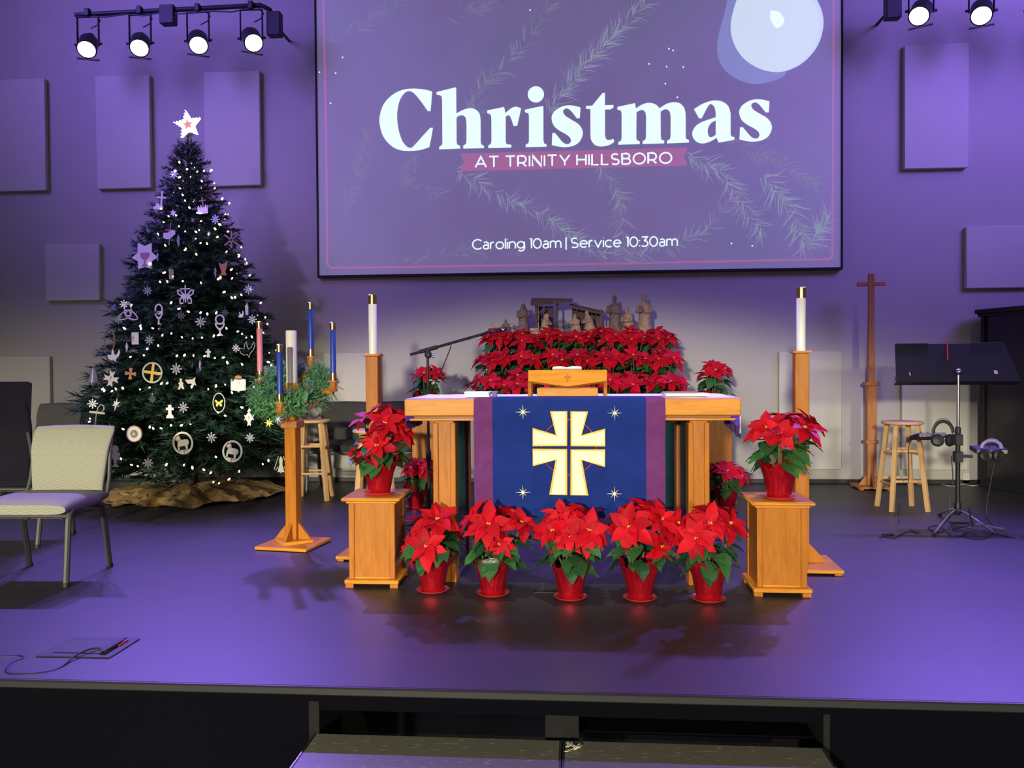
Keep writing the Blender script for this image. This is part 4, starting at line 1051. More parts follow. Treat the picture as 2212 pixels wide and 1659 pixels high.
ordn = ['first', 'second', 'third', 'fourth', 'fifth', 'sixth', 'seventh']
protos = []
for ri, (Y, z, n, nm) in enumerate(rows):
    for i in range(n):
        x = -.76+1.52*i/(n-1)
        hd = [(hx, hy, hz, R, nn) for hx, hy, hz, R, nn in rnd_heads(50+ri*10+i, 7, .39, .15, .135)]
        poinsettia((x, Y, z), 'poinsettia, %s from the left in the %s row of the green tiers' % (ordn[i], nm), hd, 200+ri*10+i, 'poinsettias banked on the green tiers', 12, sc=1.0, saucer=(ri == 0), nb=11, dark=.5)

# ------------------------------------------------------------------ nativity set
OLIVE = mat('carved_olive_wood', (.38, .25, .145), .6, var=.35, vs=30, bump=.15, bs=60)
DKW = mat('dark_carved_wood', (.17, .11, .08), .65, var=.35, vs=30, bump=.15, bs=60)
BARK = wood('weathered_stable_wood', (.16, .105, .075), (.08, .05, .038), rough=.8, coat=0)
NZ = 1.531; NY = 8.25; kn = NY/FPX*1.012
def nat_base(px): return hit(px, 725, NY).x
def fused(name, mb, mt, vox=.0042, parent=None, loc=(0, 0, 0), rz=0):
    o = bpy.data.objects.new('tmp', mb.mesh('tmp', None)); C.objects.link(o)
    md = o.modifiers.new('r', 'REMESH'); md.mode = 'VOXEL'; md.voxel_size = vox
    ms = o.modifiers.new('s', 'SMOOTH'); ms.factor = .5; ms.iterations = 2
    dg = bpy.context.evaluated_depsgraph_get(); me = bpy.data.meshes.new_from_object(o.evaluated_get(dg), depsgraph=dg)
    bpy.data.objects.remove(o, do_unlink=True)
    me.name = name; me.polygons.foreach_set('use_smooth', [True]*len(me.polygons)); me.materials.clear(); me.materials.append(mt)
    return link(name, me, parent, loc, (0, 0, rz))
def figure(px, h, label, mt, kind='stand', rz=0, prop=None, Y=NY):
    "carved figurine of height h, facing -y before turning"
    mb = MB(); s = h
    if kind == 'stand':
        secs = [(0, 0, .0, .20, .16), (0, 0, .06, .195, .155), (0, 0, .3, .165, .13), (0, .0, .52, .15, .11), (0, 0, .66, .165, .105), (0, 0, .76, .165, .10), (0, 0, .815, .115, .085), (0, -.005, .84, .05, .05), (0, -.008, .87, .045, .045)]
        head = (0, -.012, .915); hr = (.056, .064, .078)
        sh = (.15, .0, .77); eb = (.185, -.06, .60); hd = (.05, -.145, .60)
    else:
        secs = [(0, .05, .0, .30, .36), (0, .05, .07, .29, .35), (0, .08, .22, .25, .27), (0, .06, .40, .21, .19), (0, .03, .58, .20, .155), (0, .0, .70, .20, .145), (0, -.02, .765, .13, .11), (0, -.03, .80, .065, .065), (0, -.04, .83, .06, .06)]
        head = (0, -.055, .885); hr = (.078, .09, .108)
        sh = (.18, -.01, .70); eb = (.22, -.12, .52); hd = (.05, -.26, .50)
    mb.loft([(a*s, b*s, c_*s, d*s, e_*s) for a, b, c_, d, e_ in secs], 20)
    mb.ell([q*s for q in head], [q*s for q in hr], 14, 10)
    mb.ell((0, (head[1]-hr[1])*s, (head[2]-.005)*s), (.012*s, .02*s, .02*s), 8, 6)                                  # nose
    for a in (-1, 1):
        arm = [Vector((a*q[0], q[1], q[2]))*s for q in (sh, eb, hd)]
        mb.tube([arm[0], (arm[0]+arm[1])/2, arm[1], (arm[1]+arm[2])/2, arm[2]], [.055*s, .055*s, .052*s, .058*s, .04*s], 10)
        mb.ell(tuple(arm[2]+Vector((-a*.01, -.02, 0))*s), (.024*s, .034*s, .03*s), 8, 6)
    for a in range(9):                                                                                              # robe folds
        t = a/9*2*PI; q = .17 if kind == 'stand' else .25
        mb.tube([(q*1.12*math.cos(t)*s, (q*.92*math.sin(t)+secs[0][1])*s, .005*s), (q*.80*math.cos(t)*s, (q*.62*math.sin(t)+secs[2][1])*s, .42*s)], [.030*s, .008*s], 6)
    if prop == 'hood':
        mb.loft([(0, .01*s, (head[2]-hr[2]*1.7)*s, .14*s, .10*s), (0, .015*s, head[2]*s-.02*s, hr[0]*1.28*s, hr[1]*1.15*s), (0, .01*s, (head[2]+hr[2]*.7)*s, hr[0]*1.1*s, hr[1]*s), (0, .0, (head[2]+hr[2]*1.15)*s, .02*s, .02*s)], 14)
        mb.ell((0, (head[1]-.02)*s, head[2]*s), [q*s*.98 for q in hr], 12, 8)
    if prop in ('crown', 'tallcrown'):
        hh_ = .06 if prop == 'crown' else .10
        mb.lathe([(hr[0]*1.05*s, 0), (hr[0]*1.12*s, hh_*s), (hr[0]*.5*s, (hh_+.03)*s), (0, (hh_+.045)*s)], 12, c=(0, head[1]*s, (head[2]+hr[2]*.45)*s))
        if prop == 'crown': mb.tube([(0, head[1]*s, (head[2]+.08)*s), (0, head[1]*s, (head[2]+.15)*s)], [.014*s, .006*s], 6)
    if prop in ('beard', 'crown', 'tallcrown'):
        mb.ell((0, (head[1]-.045)*s, (head[2]-.085)*s), (.04*s, .03*s, .06*s), 10, 8)
    x = hit(px, 725, Y).x
    t = thing('nativity_figurine', label, 'figurine', (x, Y, NZ), math.radians(rz), 'carved nativity figurines')
    fused('body', mb, mt, max(.0035, h*.013), t)
    return t, hd, s
f, hd, s = figure(1131, 69*kn, 'standing hooded shepherd figurine left of the stable', DKW, 'stand', 12, 'hood')
obj('staff', MB().tube([(.06*s, -.16*s, 0), (.06*s, -.15*s, .8*s)], .011*s, 6), DKW, f)
figure(1093, 36*kn, 'small kneeling child figurine beside the miniature fence', DKW, 'kneel', -10, None)
figure(1180, 46*kn, 'kneeling woman figurine with a veil under the stable roof', OLIVE, 'kneel', 55, 'hood', NY-.06)
figure(1243, 45*kn, 'kneeling bearded figurine right of the manger', OLIVE, 'kneel', -25, 'beard', NY-.06)
figure(1271, 53*kn, 'kneeling man figurine reaching toward the manger', OLIVE, 'kneel', -62, 'beard', NY-.02)
f, hd, s = figure(1328, 80*kn, 'tall standing king figurine in a dark cloak with crown', DKW, 'stand', -20, 'crown')
f, hd, s = figure(1356, 56*kn, 'kneeling king figurine between the two standing kings', OLIVE, 'kneel', -35, 'crown', NY-.04)
f, hd, s = figure(1392, 81*kn, 'standing king figurine with tall hat, rightmost of the set', OLIVE, 'stand', -15, 'tallcrown')
obj('casket', MB().box(-.11*s, .0*s, -.24*s, -.14*s, .56*s, .72*s, .006), DKW, f)
# stable
sx0, sx1 = nat_base(1148), nat_base(1307)
stb = thing('nativity_stable', 'rustic two-roofed wooden stable of the nativity set', 'nativity stable', ((sx0+sx1)/2, NY+.10, NZ))
so = Vector(((sx0+sx1)/2, NY+.10, NZ))
def sp3(px, py, dy=0.0):
    p = hit(px, py, NY+.10+dy); return (p.x-so.x, dy, p.z-so.z)
obj('floor_board', MB().box(sx0-so.x, sx1-so.x, -.16, .14, 0, .008), BARK, stb)
def beam(a, b, r, nm='beam'): return obj(nm, MB().tube([a, b], r, 4), BARK, stb)
def zf(p): return (p[0], p[1], .008)
p1 = sp3(1158, 660, -.10); beam(zf(p1), p1, .017, 'post'); p2 = sp3(1204, 655, -.02); beam(zf(p2), p2, .014, 'post')
p3 = sp3(1298, 668, -.08); beam(zf(p3), p3, .013, 'post'); p4 = sp3(1238, 664, .10); beam(zf(p4), p4, .012, 'post')
p5 = sp3(1160, 655, .10); beam(zf(p5), p5, .014, 'post')
beam(sp3(1160, 682, -.10), sp3(1178, 662, -.09), .009, 'brace')
a, b_, c_, d_ = sp3(1146, 661, -.14), sp3(1237, 652, -.14), sp3(1237, 648, .12), sp3(1148, 646, .12)
def rfplank(i, n, A, B, C_, D, th, nm):
    A, B, C_, D = map(Vector, (A, B, C_, D)); u0, u1 = i/n+.004, (i+1)/n-.004
    q = [A+(D-A)*u0, B+(C_-B)*u0, B+(C_-B)*u1, A+(D-A)*u1]; up = Vector((0, 0, th))
    obj(nm, MB().add([*q, *[p+up for p in q]], [(0, 1, 2, 3), (4, 5, 6, 7), (0, 1, 5, 4), (1, 2, 6, 5), (2, 3, 7, 6), (3, 0, 4, 7)]), BARK, stb, sharp=20)
for i in range(4): rfplank(i, 4, a, b_, c_, d_, .03 if i == 0 else .014, 'roof_plank')
a, b_, c_, d_ = sp3(1229, 664, -.12), sp3(1306, 681, -.12), sp3(1304, 674, .12), sp3(1231, 658, .12)
for i in range(4): rfplank(i, 4, a, b_, c_, d_, .022 if i == 0 else .012, 'roof_plank')
for j in range(6):
    x0_, x1_ = sp3(1236+j*10.5, 700, .10)[0], sp3(1246+j*10.5, 700, .10)[0]
    zt_ = sp3(1236+j*10.5, 668+j*1.5, .10)[2]
    obj('wall_plank', MB().box(x0_, x1_-.002, .095, .105, .008, zt_), BARK, stb)
for j in range(3):
    x0_ = sp3(1164+j*11, 700, .10)[0]
    obj('wall_plank', MB().box(x0_, x0_+.042, .112, .122, .008, sp3(1164, 662, .1)[2]), BARK, stb)
# manger with child
mg = thing('manger', 'tiny straw manger with a swaddled child in the stable', 'manger', (nat_base(1208), NY-.08, NZ+.009))
obj('crib', MB().loft([(0, 0, .0, .02, .015), (0, 0, .02, .045, .025), (0, 0, .035, .06, .03)], 10), OLIVE, mg)
fused('swaddled_child', MB().ell((.005, 0, .042), (.036, .017, .014), 12, 8).ell((-.036, 0, .05), .012, 10, 8), mat('pale_carved_wood', (.45, .33, .19), .6), .003, mg)
mb = MB(); rd = random.Random(9)
for i in range(40):
    a = rd.uniform(0, 6.28); q = rd.uniform(.02, .05); mb.tube([(q*math.cos(a), q*.5*math.sin(a), .034), (q*1.4*math.cos(a), q*.8*math.sin(a), .034+rd.uniform(.005, .03))], .0012, 3)
obj('straw', mb, mat('straw', (.42, .33, .15), .8), mg)['kind'] = 'stuff'
# evergreen sprigs inside the stable
mb = MB()
for i in range(420):
    x = rd.uniform(-.10, .09); z = rd.uniform(.0, .15-.6*abs(x)); a = rd.uniform(0, 6.28)
    mb.tube([(x, rd.uniform(-.02, .02), z+.005), (x+.03*math.cos(a), rd.uniform(-.03, .03), z+.02+.02*math.sin(a))], [.0016, .0004], 3)
o = tag(obj('evergreen_sprigs', mb, mat('dull_evergreen', (.045, .05, .025), .8), loc=(nat_base(1212), NY+.06, NZ+.009)), 'dull evergreen sprigs tucked behind the manger', 'greenery'); o['kind'] = 'stuff'
# bales, fence
def bale(px, w, h, lb, Y=NY-.02):
    t = thing('nativity_bale', lb, 'bale', (nat_base(px), Y, NZ), .1, 'carved wooden bales')
    obj('block', MB().box(-w*kn/2, w*kn/2, -.03, .03, 0, h*kn, .006), OLIVE, t)
    obj('cord', MB().box(-w*kn/2-.001, w*kn/2+.001, -.031, .031, h*kn*.45, h*kn*.52), DKW, t)
bale(1154, 18, 16, 'carved bale at the left post of the stable', NY-.06); bale(1307, 16, 18, 'carved bale to the right of the stable', NY-.06)
fn = thing('miniature_fence', 'tiny three-rail wooden fence at the left of the nativity set', 'fence', (nat_base(1083), NY+.03, NZ))
for a in (-22, 0, 24): obj('post', MB().box(a*kn-.006, a*kn+.006, -.006, .006, 0, 28*kn, .001), OLIVE, fn)
for z in (12, 18.5, 25): obj('rail', MB().box(-25*kn, 34*kn, -.010, -.006, z*kn-.006, z*kn+.006, .001), OLIVE, fn)

# ------------------------------------------------------------------ Christmas tree
TC = Vector((hit(416, 1000, 7.76).x, 7.76, 0)); TY = 7.76
prof = [(286, 8), (300, 14), (330, 34), (365, 46), (400, 58), (450, 80), (520, 106), (600, 134), (700, 165), (800, 196), (880, 216), (940, 222), (1000, 212), (1040, 190), (1075, 140)]
PZ = [(hit(405, y, TY).z, w*TY/FPX*1.03) for y, w in prof]
def trad(z):
    if z >= PZ[0][0]: return PZ[0][1]
    for (za, ra), (zb_, rb) in zip(PZ, PZ[1:]):
        if za >= z >= zb_: t = (za-z)/(za-zb_); return ra+(rb-ra)*t
    return PZ[-1][1]
TOPZ = hit(408, 286, TY).z
NEEDLE = mat('fir_needles', (.022, .062, .036), .55, spec=.4, var=.5, vs=9)
TWIG = mat('fir_twig', (.045, .03, .018), .8)
def branch_mesh(seed):
    rd = random.Random(seed); mb = MB(); tips = []
    L = [((0, 0, 0), (1, 0, .02), 1.0)]
    n = 6
    for i in range(n):
        t = .25+.68*i/n
        for s in (-1, 1):
            a = s*rd.uniform(.55, .95); l = (1-t)*.85+.16
            L.append(((t, 0, .01), (t+math.cos(a)*l*.55, math.sin(a)*l*.55, rd.uniform(-.06, .10)), .7))
    for p0, p1, w in L:
        p0, p1 = Vector(p0), Vector(p1); d = (p1-p0); ln_ = d.length; d.normalize()
        sd = d.cross(Vector((0, 0, 1))).normalized(); up = sd.cross(d)
        cnt = int(46*ln_)+14
        for i in range(cnt):
            t = (i+rd.random())/cnt
            if w == 1.0 and t < .12: continue
            a = rd.uniform(0, 2*PI); q = sd*math.cos(a)+up*math.sin(a)*.8
            base = p0+d*(ln_*t); l = rd.uniform(.085, .13)
            tip = base+(q*.72+d*.68).normalized()*l
            ww = (d.cross(q)).normalized()*.011
            k = len(mb.v); mb.v += [tuple(base-ww), tuple(base+ww), tuple(tip)]; mb.f.append((k, k+1, k+2))
    me = bpy.data.meshes.new('branch'); me.from_pydata(mb.v, [], mb.f); me.materials.append(NEEDLE); me.update()
    return me
BM = [branch_mesh(i) for i in range(6)]
tree = thing('christmas_tree', 'tall decorated green fir tree with warm lights', 'tree', (TC.x, TC.y, 0))
obj('trunk', MB().tube([(0, 0, .0), (0, 0, 1.5), (0, 0, TOPZ)], [.055, .04, .008], 10), TWIG, tree)
rd = random.Random(77); nb_ = 0; lev = 34
for i in range(lev):
    z = .30+(TOPZ-.02-.30)*(i/(lev-1))**.93
    R = trad(z); cnt = max(5, int(4+8.2*min(1, R/.85)))
    for k_ in range(cnt):
        if nb_ >= 299: break
        a = 2*PI*(k_+rd.uniform(-.25, .25))/cnt+i*2.4
        l = R*rd.uniform(.88, 1.13) + (.03 if R < .2 else 0)
        dr = -.24+.38*(z/TOPZ)+rd.uniform(-.10, .10)
        if z > TOPZ-.25: dr += .5
        z_ = z-(math.sin(dr)*l*.7)
        d = Vector((math.cos(a)*math.cos(dr), math.sin(a)*math.cos(dr), math.sin(dr)))
        sc_ = l if l < .5 else l
        M = axis_mat((0, 0, max(.16, z_)), d, (0, 0, 1), rd.uniform(-.4, .4), 1.0) @ Matrix.Diagonal((sc_, min(sc_, .32+sc_*.42), min(sc_, .30+sc_*.35), 1))
        # keep the crown clear of the back wall
        if TC.y+d.y*l > WALL_Y-.14: continue
        link('branch', BM[rd.randrange(6)], tree, M=M); nb_ += 1
    # inner dense sprays
mb = MB()
for i in range(9000):
    z = .30+(TOPZ-.42)*rd.random()**1.15; R = trad(z)*rd.uniform(.25, .80); a = rd.uniform(0, 2*PI)
    p = Vector((R*math.cos(a), R*math.sin(a), z)); d = Vector((math.cos(a)+rd.uniform(-.8, .8), math.sin(a)+rd.uniform(-.8, .8), rd.uniform(-.5, .6))).normalized()
    w_ = d.cross(Vector((0, 0, 1))).normalized()*.006
    q = p+d*rd.uniform(.06, .12)
    k_ = len(mb.v); mb.v += [tuple(p-w_), tuple(p+w_), tuple(q)]; mb.f.append((k_, k_+1, k_+2))
me = bpy.data.meshes.new('inner_foliage'); me.from_pydata(mb.v, [], mb.f); me.materials.append(NEEDLE)
o = link('inner_foliage', me, tree); o['kind'] = 'stuff'
def tree_pt(px, py, out=1.0):
    "point on the front of the crown seen at a photo pixel"
    Y = TY-.5
    for _ in range(14):
        p = hit(px, py, Y); R = trad(p.z)*out; dx = p.x-TC.x
        Y = TY-math.sqrt(max(.0004, R*R-dx*dx)) if abs(dx) < R else TY-.06
        Y = max(Y, 6.70)
    return hit(px, py, Y)
# warm string lights
LB = mat('warm_bulb_glow', (1, .95, .7), .3, emit=(1.0, .86, .46), es=5.5)
GW = mat('green_light_wire', (.012, .03, .015), .6)
sl = thing('string_lights', 'string of warm white lights wound around the tree', 'string lights', (TC.x, TC.y, 0))
bulb_me = MB().lathe([(0, -.004), (.0055, 0), (.0075, .008), (.0055, .018), (0, .024)], 8).mesh('bulb', LB)
rows_ = [(378,372),(388,352),(403,366),(425,372),(437,393),(459,368),(385,384),(372,378),(390,408),(396,422),(400,434),(410,450),(425,460),(348,452),(365,468),(380,466),(433,478),(478,430),(495,441),(352,480),(386,490),(343,508),(400,500),(425,502),(430,498),(450,508),(468,513),(477,486),(492,501),(466,496),(358,532),(402,537),(432,526),(398,540),(425,551),(448,528),(486,528),(488,545),(515,555),(518,552),(322,570),(352,590),(347,610),(362,610),(374,598),(395,608),(435,613),(470,604),(498,584),(476,602),(500,603),(368,656),(384,668),(409,674),(432,677),(448,680),(466,678),(502,645),(508,644),(522,638),(482,632),(282,662),(271,711),(304,712),(302,706),(332,710),(350,726),(370,722),(394,730),(416,732),(437,730),(461,728),(470,725),(490,711),(512,717),(531,730),(545,730),(523,722),(342,748),(317,755),(311,768),(280,772),(381,770),(397,769),(418,770),(440,770),(464,774),(480,773),(492,786),(524,789),(360,829),(347,830),(322,838),(303,842),(266,840),(220,842),(225,846),(240,846),(251,842),(414,838),(450,842),(466,836),(487,832),(502,850),(548,838),(472,892),(488,899),(525,881),(540,887),(558,885),(323,925),(332,927),(350,926),(369,920),(390,920),(412,917),(268,928),(195,905),(191,912),(262,993),(286,1005),(299,1008),(358,1006),(397,1006),(416,1013),(442,1016),(454,1023),(467,988),(516,1020),(568,1004),(580,997),(493,1037),(472,1045),(460,1043),(560,775),(582,783),(586,790),(570,720)]
rd = random.Random(5); wp = []
for i, (x, y) in enumerate(rows_):
    p = tree_pt(x, y, 1.03)-Vector((TC.x, TC.y, 0)); wp.append(p)
    link('bulb', bulb_me, sl, p, (rd.uniform(-1.2, 1.2), rd.uniform(-1.2, 1.2), 0), sc=rd.uniform(.8, 1.25))
for i in range(130):                                                     # the side away from the audience
    z = .45+(TOPZ-.7)*i/130; a = rd.uniform(.15, PI-.15)
    R = min(trad(z)*.97, (WALL_Y-TC.y-.12)/max(.2, math.sin(a)))
    link('bulb', bulb_me, sl, (R*math.cos(a), R*math.sin(a), z), (rd.uniform(-1, 1), rd.uniform(-1, 1), 0))
wire = MB(); tt = 0; pts = []
for i in range(420):
    t = i/419; z = .42+(TOPZ-.55)*t; a = t*2*PI*11; R = trad(z)*.90
    pts.append((R*math.cos(a), R*math.sin(a)*.96, z+.012*math.sin(i*1.7)))
wire.tube(pts, .0022, 4); obj('wire', wire, GW, sl)
# lit star on top
p = hit(407, 270, TY-.02)
st = thing('tree_star', 'glowing warm white star on top of the tree', 'star', p, 0)
st.rotation_euler = (0, math.radians(-8), 0)
STARM = mat('star_glow', (1, .9, .75), .4, emit=(1.0, .86, .72), es=2.6)
R5 = 31*TY/FPX
so5 = [((R5 if k_ % 2 == 0 else R5*.47)*math.sin(k_*PI/5), (R5 if k_ % 2 == 0 else R5*.47)*math.cos(k_*PI/5)) for k_ in range(10)]
obj('star_body', MB().plate(so5, (), -.012, .012), STARM, st, smooth=False)
obj('star_centre', MB().plate([(.38*a, .38*b) for a, b in so5], (), -.016, -.0125), mat('star_amber_centre', (.7, .3, .12), .4, emit=(1, .35, .12), es=.5), st, smooth=False)
for k_ in range(30):
    t = k_/30*10; a_, b_ = so5[int(t) % 10], so5[(int(t)+1) % 10]; f_ = t-int(t)
    link('star_bulb', bulb_me, st, (a_[0]+(b_[0]-a_[0])*f_, -.014, a_[1]+(b_[1]-a_[1])*f_), (PI/2, 0, 0), sc=.7)
obj('star_stem', MB().tube([(0, 0, -R5*.8), (.005, .02, -R5*1.5)], .008, 8), mat('star_wire', (.3, .25, .2), .5, metal=1), st)

# gold foil skirt
GOLD = mat('gold_foil', (.92, .62, .27), .24, metal=.7, bump=.3, bs=30)
mb = MB(); n, m_ = 130, 12; vs = []
rd = random.Random(8); ph = [rd.uniform(0, 6.28) for _ in range(6)]
for j in range(m_+1):
    q = j/m_
    for i in range(n):
        t = 2*PI*i/n
        R = .06+(.80+.05*math.sin(5*t+ph[0])+.04*math.sin(9*t+ph[1]))*q+rd.uniform(-.012, .012)*q
        z = .10*(1-q)**1.2+.030+(.026*math.sin(11*t+ph[2]+3*q)+.020*math.sin(17*t+ph[3]-5*q)+rd.uniform(-.018, .018))*min(1, q*1.6)
        if j == m_: z = .010+.030*abs(math.sin(7*t+ph[5]))+rd.uniform(0, .012)
        vs.append((R*math.cos(t+rd.uniform(-.01, .01)), R*math.sin(t)*.98, max(.008, z)))
fs = []
for j in range(m_):
    for i in range(n):
        a_, b_, c_, d_ = j*n+i, j*n+(i+1) % n, (j+1)*n+(i+1) % n, (j+1)*n+i
        fs += [(a_, b_, c_), (a_, c_, d_)] if (i+j) % 2 else [(a_, b_, d_), (b_, c_, d_)]
mb.add(vs, fs)
ts = tag(obj('tree_skirt', mb, GOLD, loc=(TC.x, TC.y-.03, 0), sharp=12), 'crumpled gold foil skirt around the foot of the tree', 'tree skirt')

# ------------------------------------------------------------------ ornaments
OW = mat('white_ornament_wood', (.90, .88, .80), .6); OC = mat('cream_ornament_wood', (.74, .71, .55), .6); OS = mat('silver_ornament', (.62, .63, .70), .28, metal=.7)
OB = mat('bronze_ornament', (.35, .24, .17), .5, metal=.3); OG = mat('gold_ornament', (.75, .50, .10), .35, metal=.8); OO = mat('orange_wood_ornament', (.62, .27, .12), .6); OI = mat('icicle_glass', (.72, .70, .85), .1, trans=.35)
HOOK = mat('ornament_hook', (.5, .5, .5), .3, metal=1)
u = TY/FPX*.93                                                            # metres per photo pixel on the crown front
def circ(cx, cz, rx, rz=None, n=28): return [(cx+rx*math.cos(2*PI*i/n), cz+(rz or rx)*math.sin(2*PI*i/n)) for i in range(n)]
def ring_(cx, cz, rx, rz, w): return (circ(cx, cz, rx, rz), (circ(cx, cz, rx-w, rz-w),))
def crossP(w, h, t, cy_=.66): a = t/2; y = h*(cy_-.5); return [(-a, -h/2), (a, -h/2), (a, y-a), (w/2, y-a), (w/2, y+a), (a, y+a), (a, h/2), (-a, h/2), (-a, y+a), (-w/2, y+a), (-w/2, y-a), (-a, y-a)]
def patee(R, n=4, cut=0.0, a0=0.0):
    out = []
    for i in range(n):
        a = a0+2*PI*i/n
        for da, rr in ((-.35, R), (0, R-cut), (.35, R), (PI/n, R*.22)): out.append((rr*math.sin(a+da), rr*math.cos(a+da)))
    return out
def starN(R, r_, n, a0=0): return [((R if i % 2 == 0 else r_)*math.sin(i*PI/n+a0), (R if i % 2 == 0 else r_)*math.cos(i*PI/n+a0)) for i in range(2*n)]
def scaleP(P, s, dx=0, dz=0): return [(a*s+dx, b*s+dz) for a, b in P]
DOVE = [(-.5, .05), (-.42, -.22), (-.18, -.36), (.0, -.30), (.12, -.50), (.16, -.28), (.38, -.05), (.50, .22), (.42, .48), (.26, .12), (.08, .02), (.0, .25), (-.05, .50), (-.16, .30), (-.2, .02), (-.36, .08)]
LAMB = [(-.30, -.42), (-.22, -.42), (-.20, -.18), (.10, -.18), (.14, -.42), (.22, -.42), (.24, -.16), (.34, -.05), (.30, .12), (.12, .16), (-.06, .14), (-.10, .30), (-.22, .36), (-.36, .26), (-.30, .16), (-.24, .10), (-.30, -.1)]
CHAL = [(-.16, -.5), (.16, -.5), (.12, -.44), (.04, -.36), (.04, -.20), (.16, -.10), (.22, .05), (.22, .16), (-.22, .16), (-.22, .05), (-.16, -.10), (-.04, -.20), (-.04, -.36), (-.12, -.44)]
BFLY = [(0, -.35), (.05, -.10), (.16, -.46), (.36, -.46), (.38, -.22), (.26, -.04), (.48, .10), (.52, .34), (.34, .36), (.06, .08), (0, .16), (-.06, .08), (-.34, .36), (-.52, .34), (-.48, .10), (-.26, -.04), (-.38, -.22), (-.36, -.46), (-.16, -.46), (-.05, -.10)]
FISH = [(0, .5), (.10, .36), (.05, .28), (.20, .12), (.30, .16), (.24, 0), (.30, -.16), (.18, -.12), (.08, -.28), (.12, -.5), (0, -.42), (-.12, -.5), (-.08, -.28), (-.18, -.12), (-.30, -.16), (-.24, 0), (-.30, .16), (-.20, .12), (-.05, .28), (-.10, .36)]
ANGEL = [(-.06, .30), (-.05, .40), (0, .46), (.05, .40), (.06, .30), (.10, .24), (.08, 0), (.20, -.46), (.08, -.42), (0, -.5), (-.08, -.42), (-.20, -.46), (-.08, 0), (-.10, .24)]
CROWN = [(-.5, -.5), (.45, -.5), (.5, .3), (.38, -.02), (.28, .4), (.17, -.02), (.06, .45), (-.05, -.02), (-.16, .42), (-.27, -.02), (-.38, .34), (-.48, .0), (-.55, .3)]
def snow_mesh(mt, name='snowflake'):
    mb = MB()
    for i in range(8):
        M = Matrix.Rotation(i*PI/4, 4, 'Y'); L_ = .5 if i % 2 == 0 else .46
        mb.plate([(-.014, .08), (.014, .08), (.014, L_-.14), (-.014, L_-.14)], (), -.02, .02, M)
        mb.plate([(0, L_), (.065, L_-.09), (.03, L_-.20), (-.03, L_-.20), (-.065, L_-.09)], (), -.02, .02, M)
        mb.plate([(.0, .20), (.09, .28), (.075, .30), (.0, .235), (-.075, .30), (-.09, .28)], (), -.018, .018, M)
    mb.plate(circ(0, 0, .12), (circ(0, 0, .06),), -.02, .02)
    mb.plate(circ(0, 0, .2), (circ(0, 0, .17),), -.018, .018)
    return mb.mesh(name, mt, None, False)
SNOW = snow_mesh(OS)
hook_me = MB().tube([(0, 0, 0), (0, 0, .014), (.004, -.001, .020), (.008, 0, .016)], .0009, 5).mesh('hook', HOOK)
def orn(px, py, name, label, build, cat='ornament', yaw=0.0, tilt=0.0, top=.5, size=30, group='ornaments hung on the tree'):
    p = tree_pt(px, py, 1.07)
    t = thing(name, label, cat, p, 0, group); t.rotation_euler = (0, math.radians(tilt), math.radians(yaw))
    build(t, size*u)
    link('hook', hook_me, t, (0, 0, top*size*u))
    return t
def one(P, mt, th=.004, nm='plate'):
    def f(t, s): obj(nm, MB().plate(scaleP(P, s), (), -th/2, th/2), mt, t, smooth=False)
    return f
def multi(*items):
    "each item: (part name, list of (outer, holes), material, layer)"
    def f(t, s):
        for nm, polys, mt, ly in items:
            mb = MB()
            for outer, holes in polys: mb.plate(scaleP(outer, s), [scaleP(h, s) for h in holes], -.002-.004*ly, .002-.004*ly)
            obj(nm, mb, mt, t, smooth=False)
    return f
def snow(px, py, size, where, yaw=0, tilt=0):
    def f(t, s): o = link('crystal', SNOW, t, sc=(s, s*.12/.04*.5, s))
    orn(px, py, 'snowflake_ornament', 'silver snowflake ornament '+where, f, 'ornament', yaw, tilt, .5, size)
def icicle(px, py, size, where):
    def f(t, s):
        pts = [(0, 0, .5*s), (.03*s, 0, .25*s), (-.03*s, .02*s, 0), (.02*s, 0, -.25*s), (0, 0, -.5*s)]
        obj('twist', MB().tube(pts, [.05*s, .12*s, .11*s, .08*s, .01*s], 5), OI, t)
    orn(px, py, 'icicle_ornament', 'small glassy icicle ornament '+where, f, size=size)
snow(376, 376, 22, 'left of the uppermost row of tree lights'); snow(465, 474, 22, 'below the crown ornament')
snow(319, 628, 22, 'under the pink star ornament'); snow(391, 682, 20, 'just below the butterfly ornament', 35); snow(433, 695, 25, 'left of the tall double-ring chalice')
snow(486, 675, 18, 'dim, above the tall double-ring chalice', 30); snow(545, 690, 22, 'at the right crown edge by the pink candle'); snow(537, 625, 24, 'dull, highest on the right crown edge')
snow(323, 735, 22, 'beside the white tablet ornament'); snow(510, 752, 20, 'left of the outlined dove'); snow(381, 797, 26, 'right of the ringed gold cross')
snow(329, 862, 18, 'below the ringed gold cross', 55); snow(200, 872, 22, 'at the left crown edge above the crook cross', 20); snow(396, 880, 24, 'right of the small white cross with steps')
snow(457, 945, 24, 'between the two lamb medallions'); snow(540, 946, 22, 'below the violet fish ornament'); snow(320, 1000, 24, 'lowest on the tree, left of the lamb medallions')
snow(268, 657, 20, 'behind the knot ornament, upper one', 15); snow(256, 690, 22, 'at the left crown edge below the knot ornament', 25)
icicle(385, 521, 27, 'beside the thin cross with praying hands'); icicle(340, 556, 20, 'right of the pink star ornament'); icicle(465, 589, 22, 'beside the orange cup ornament'); icicle(432, 790, 22, 'below the small white cross')
orn(349, 433, 'cross_ornament', 'pale cross ornament with steps, high on the left side', multi(('cross', [(crossP(.5, 1, .1), ())], OW, 0), ('steps', [([(-.45, -.5), (.1, -.5), (.1, -.3), (-.1, -.3), (-.1, -.18), (-.3, -.18), (-.3, -.35), (-.45, -.35)], ())], OW, .3)), size=42, tilt=5)
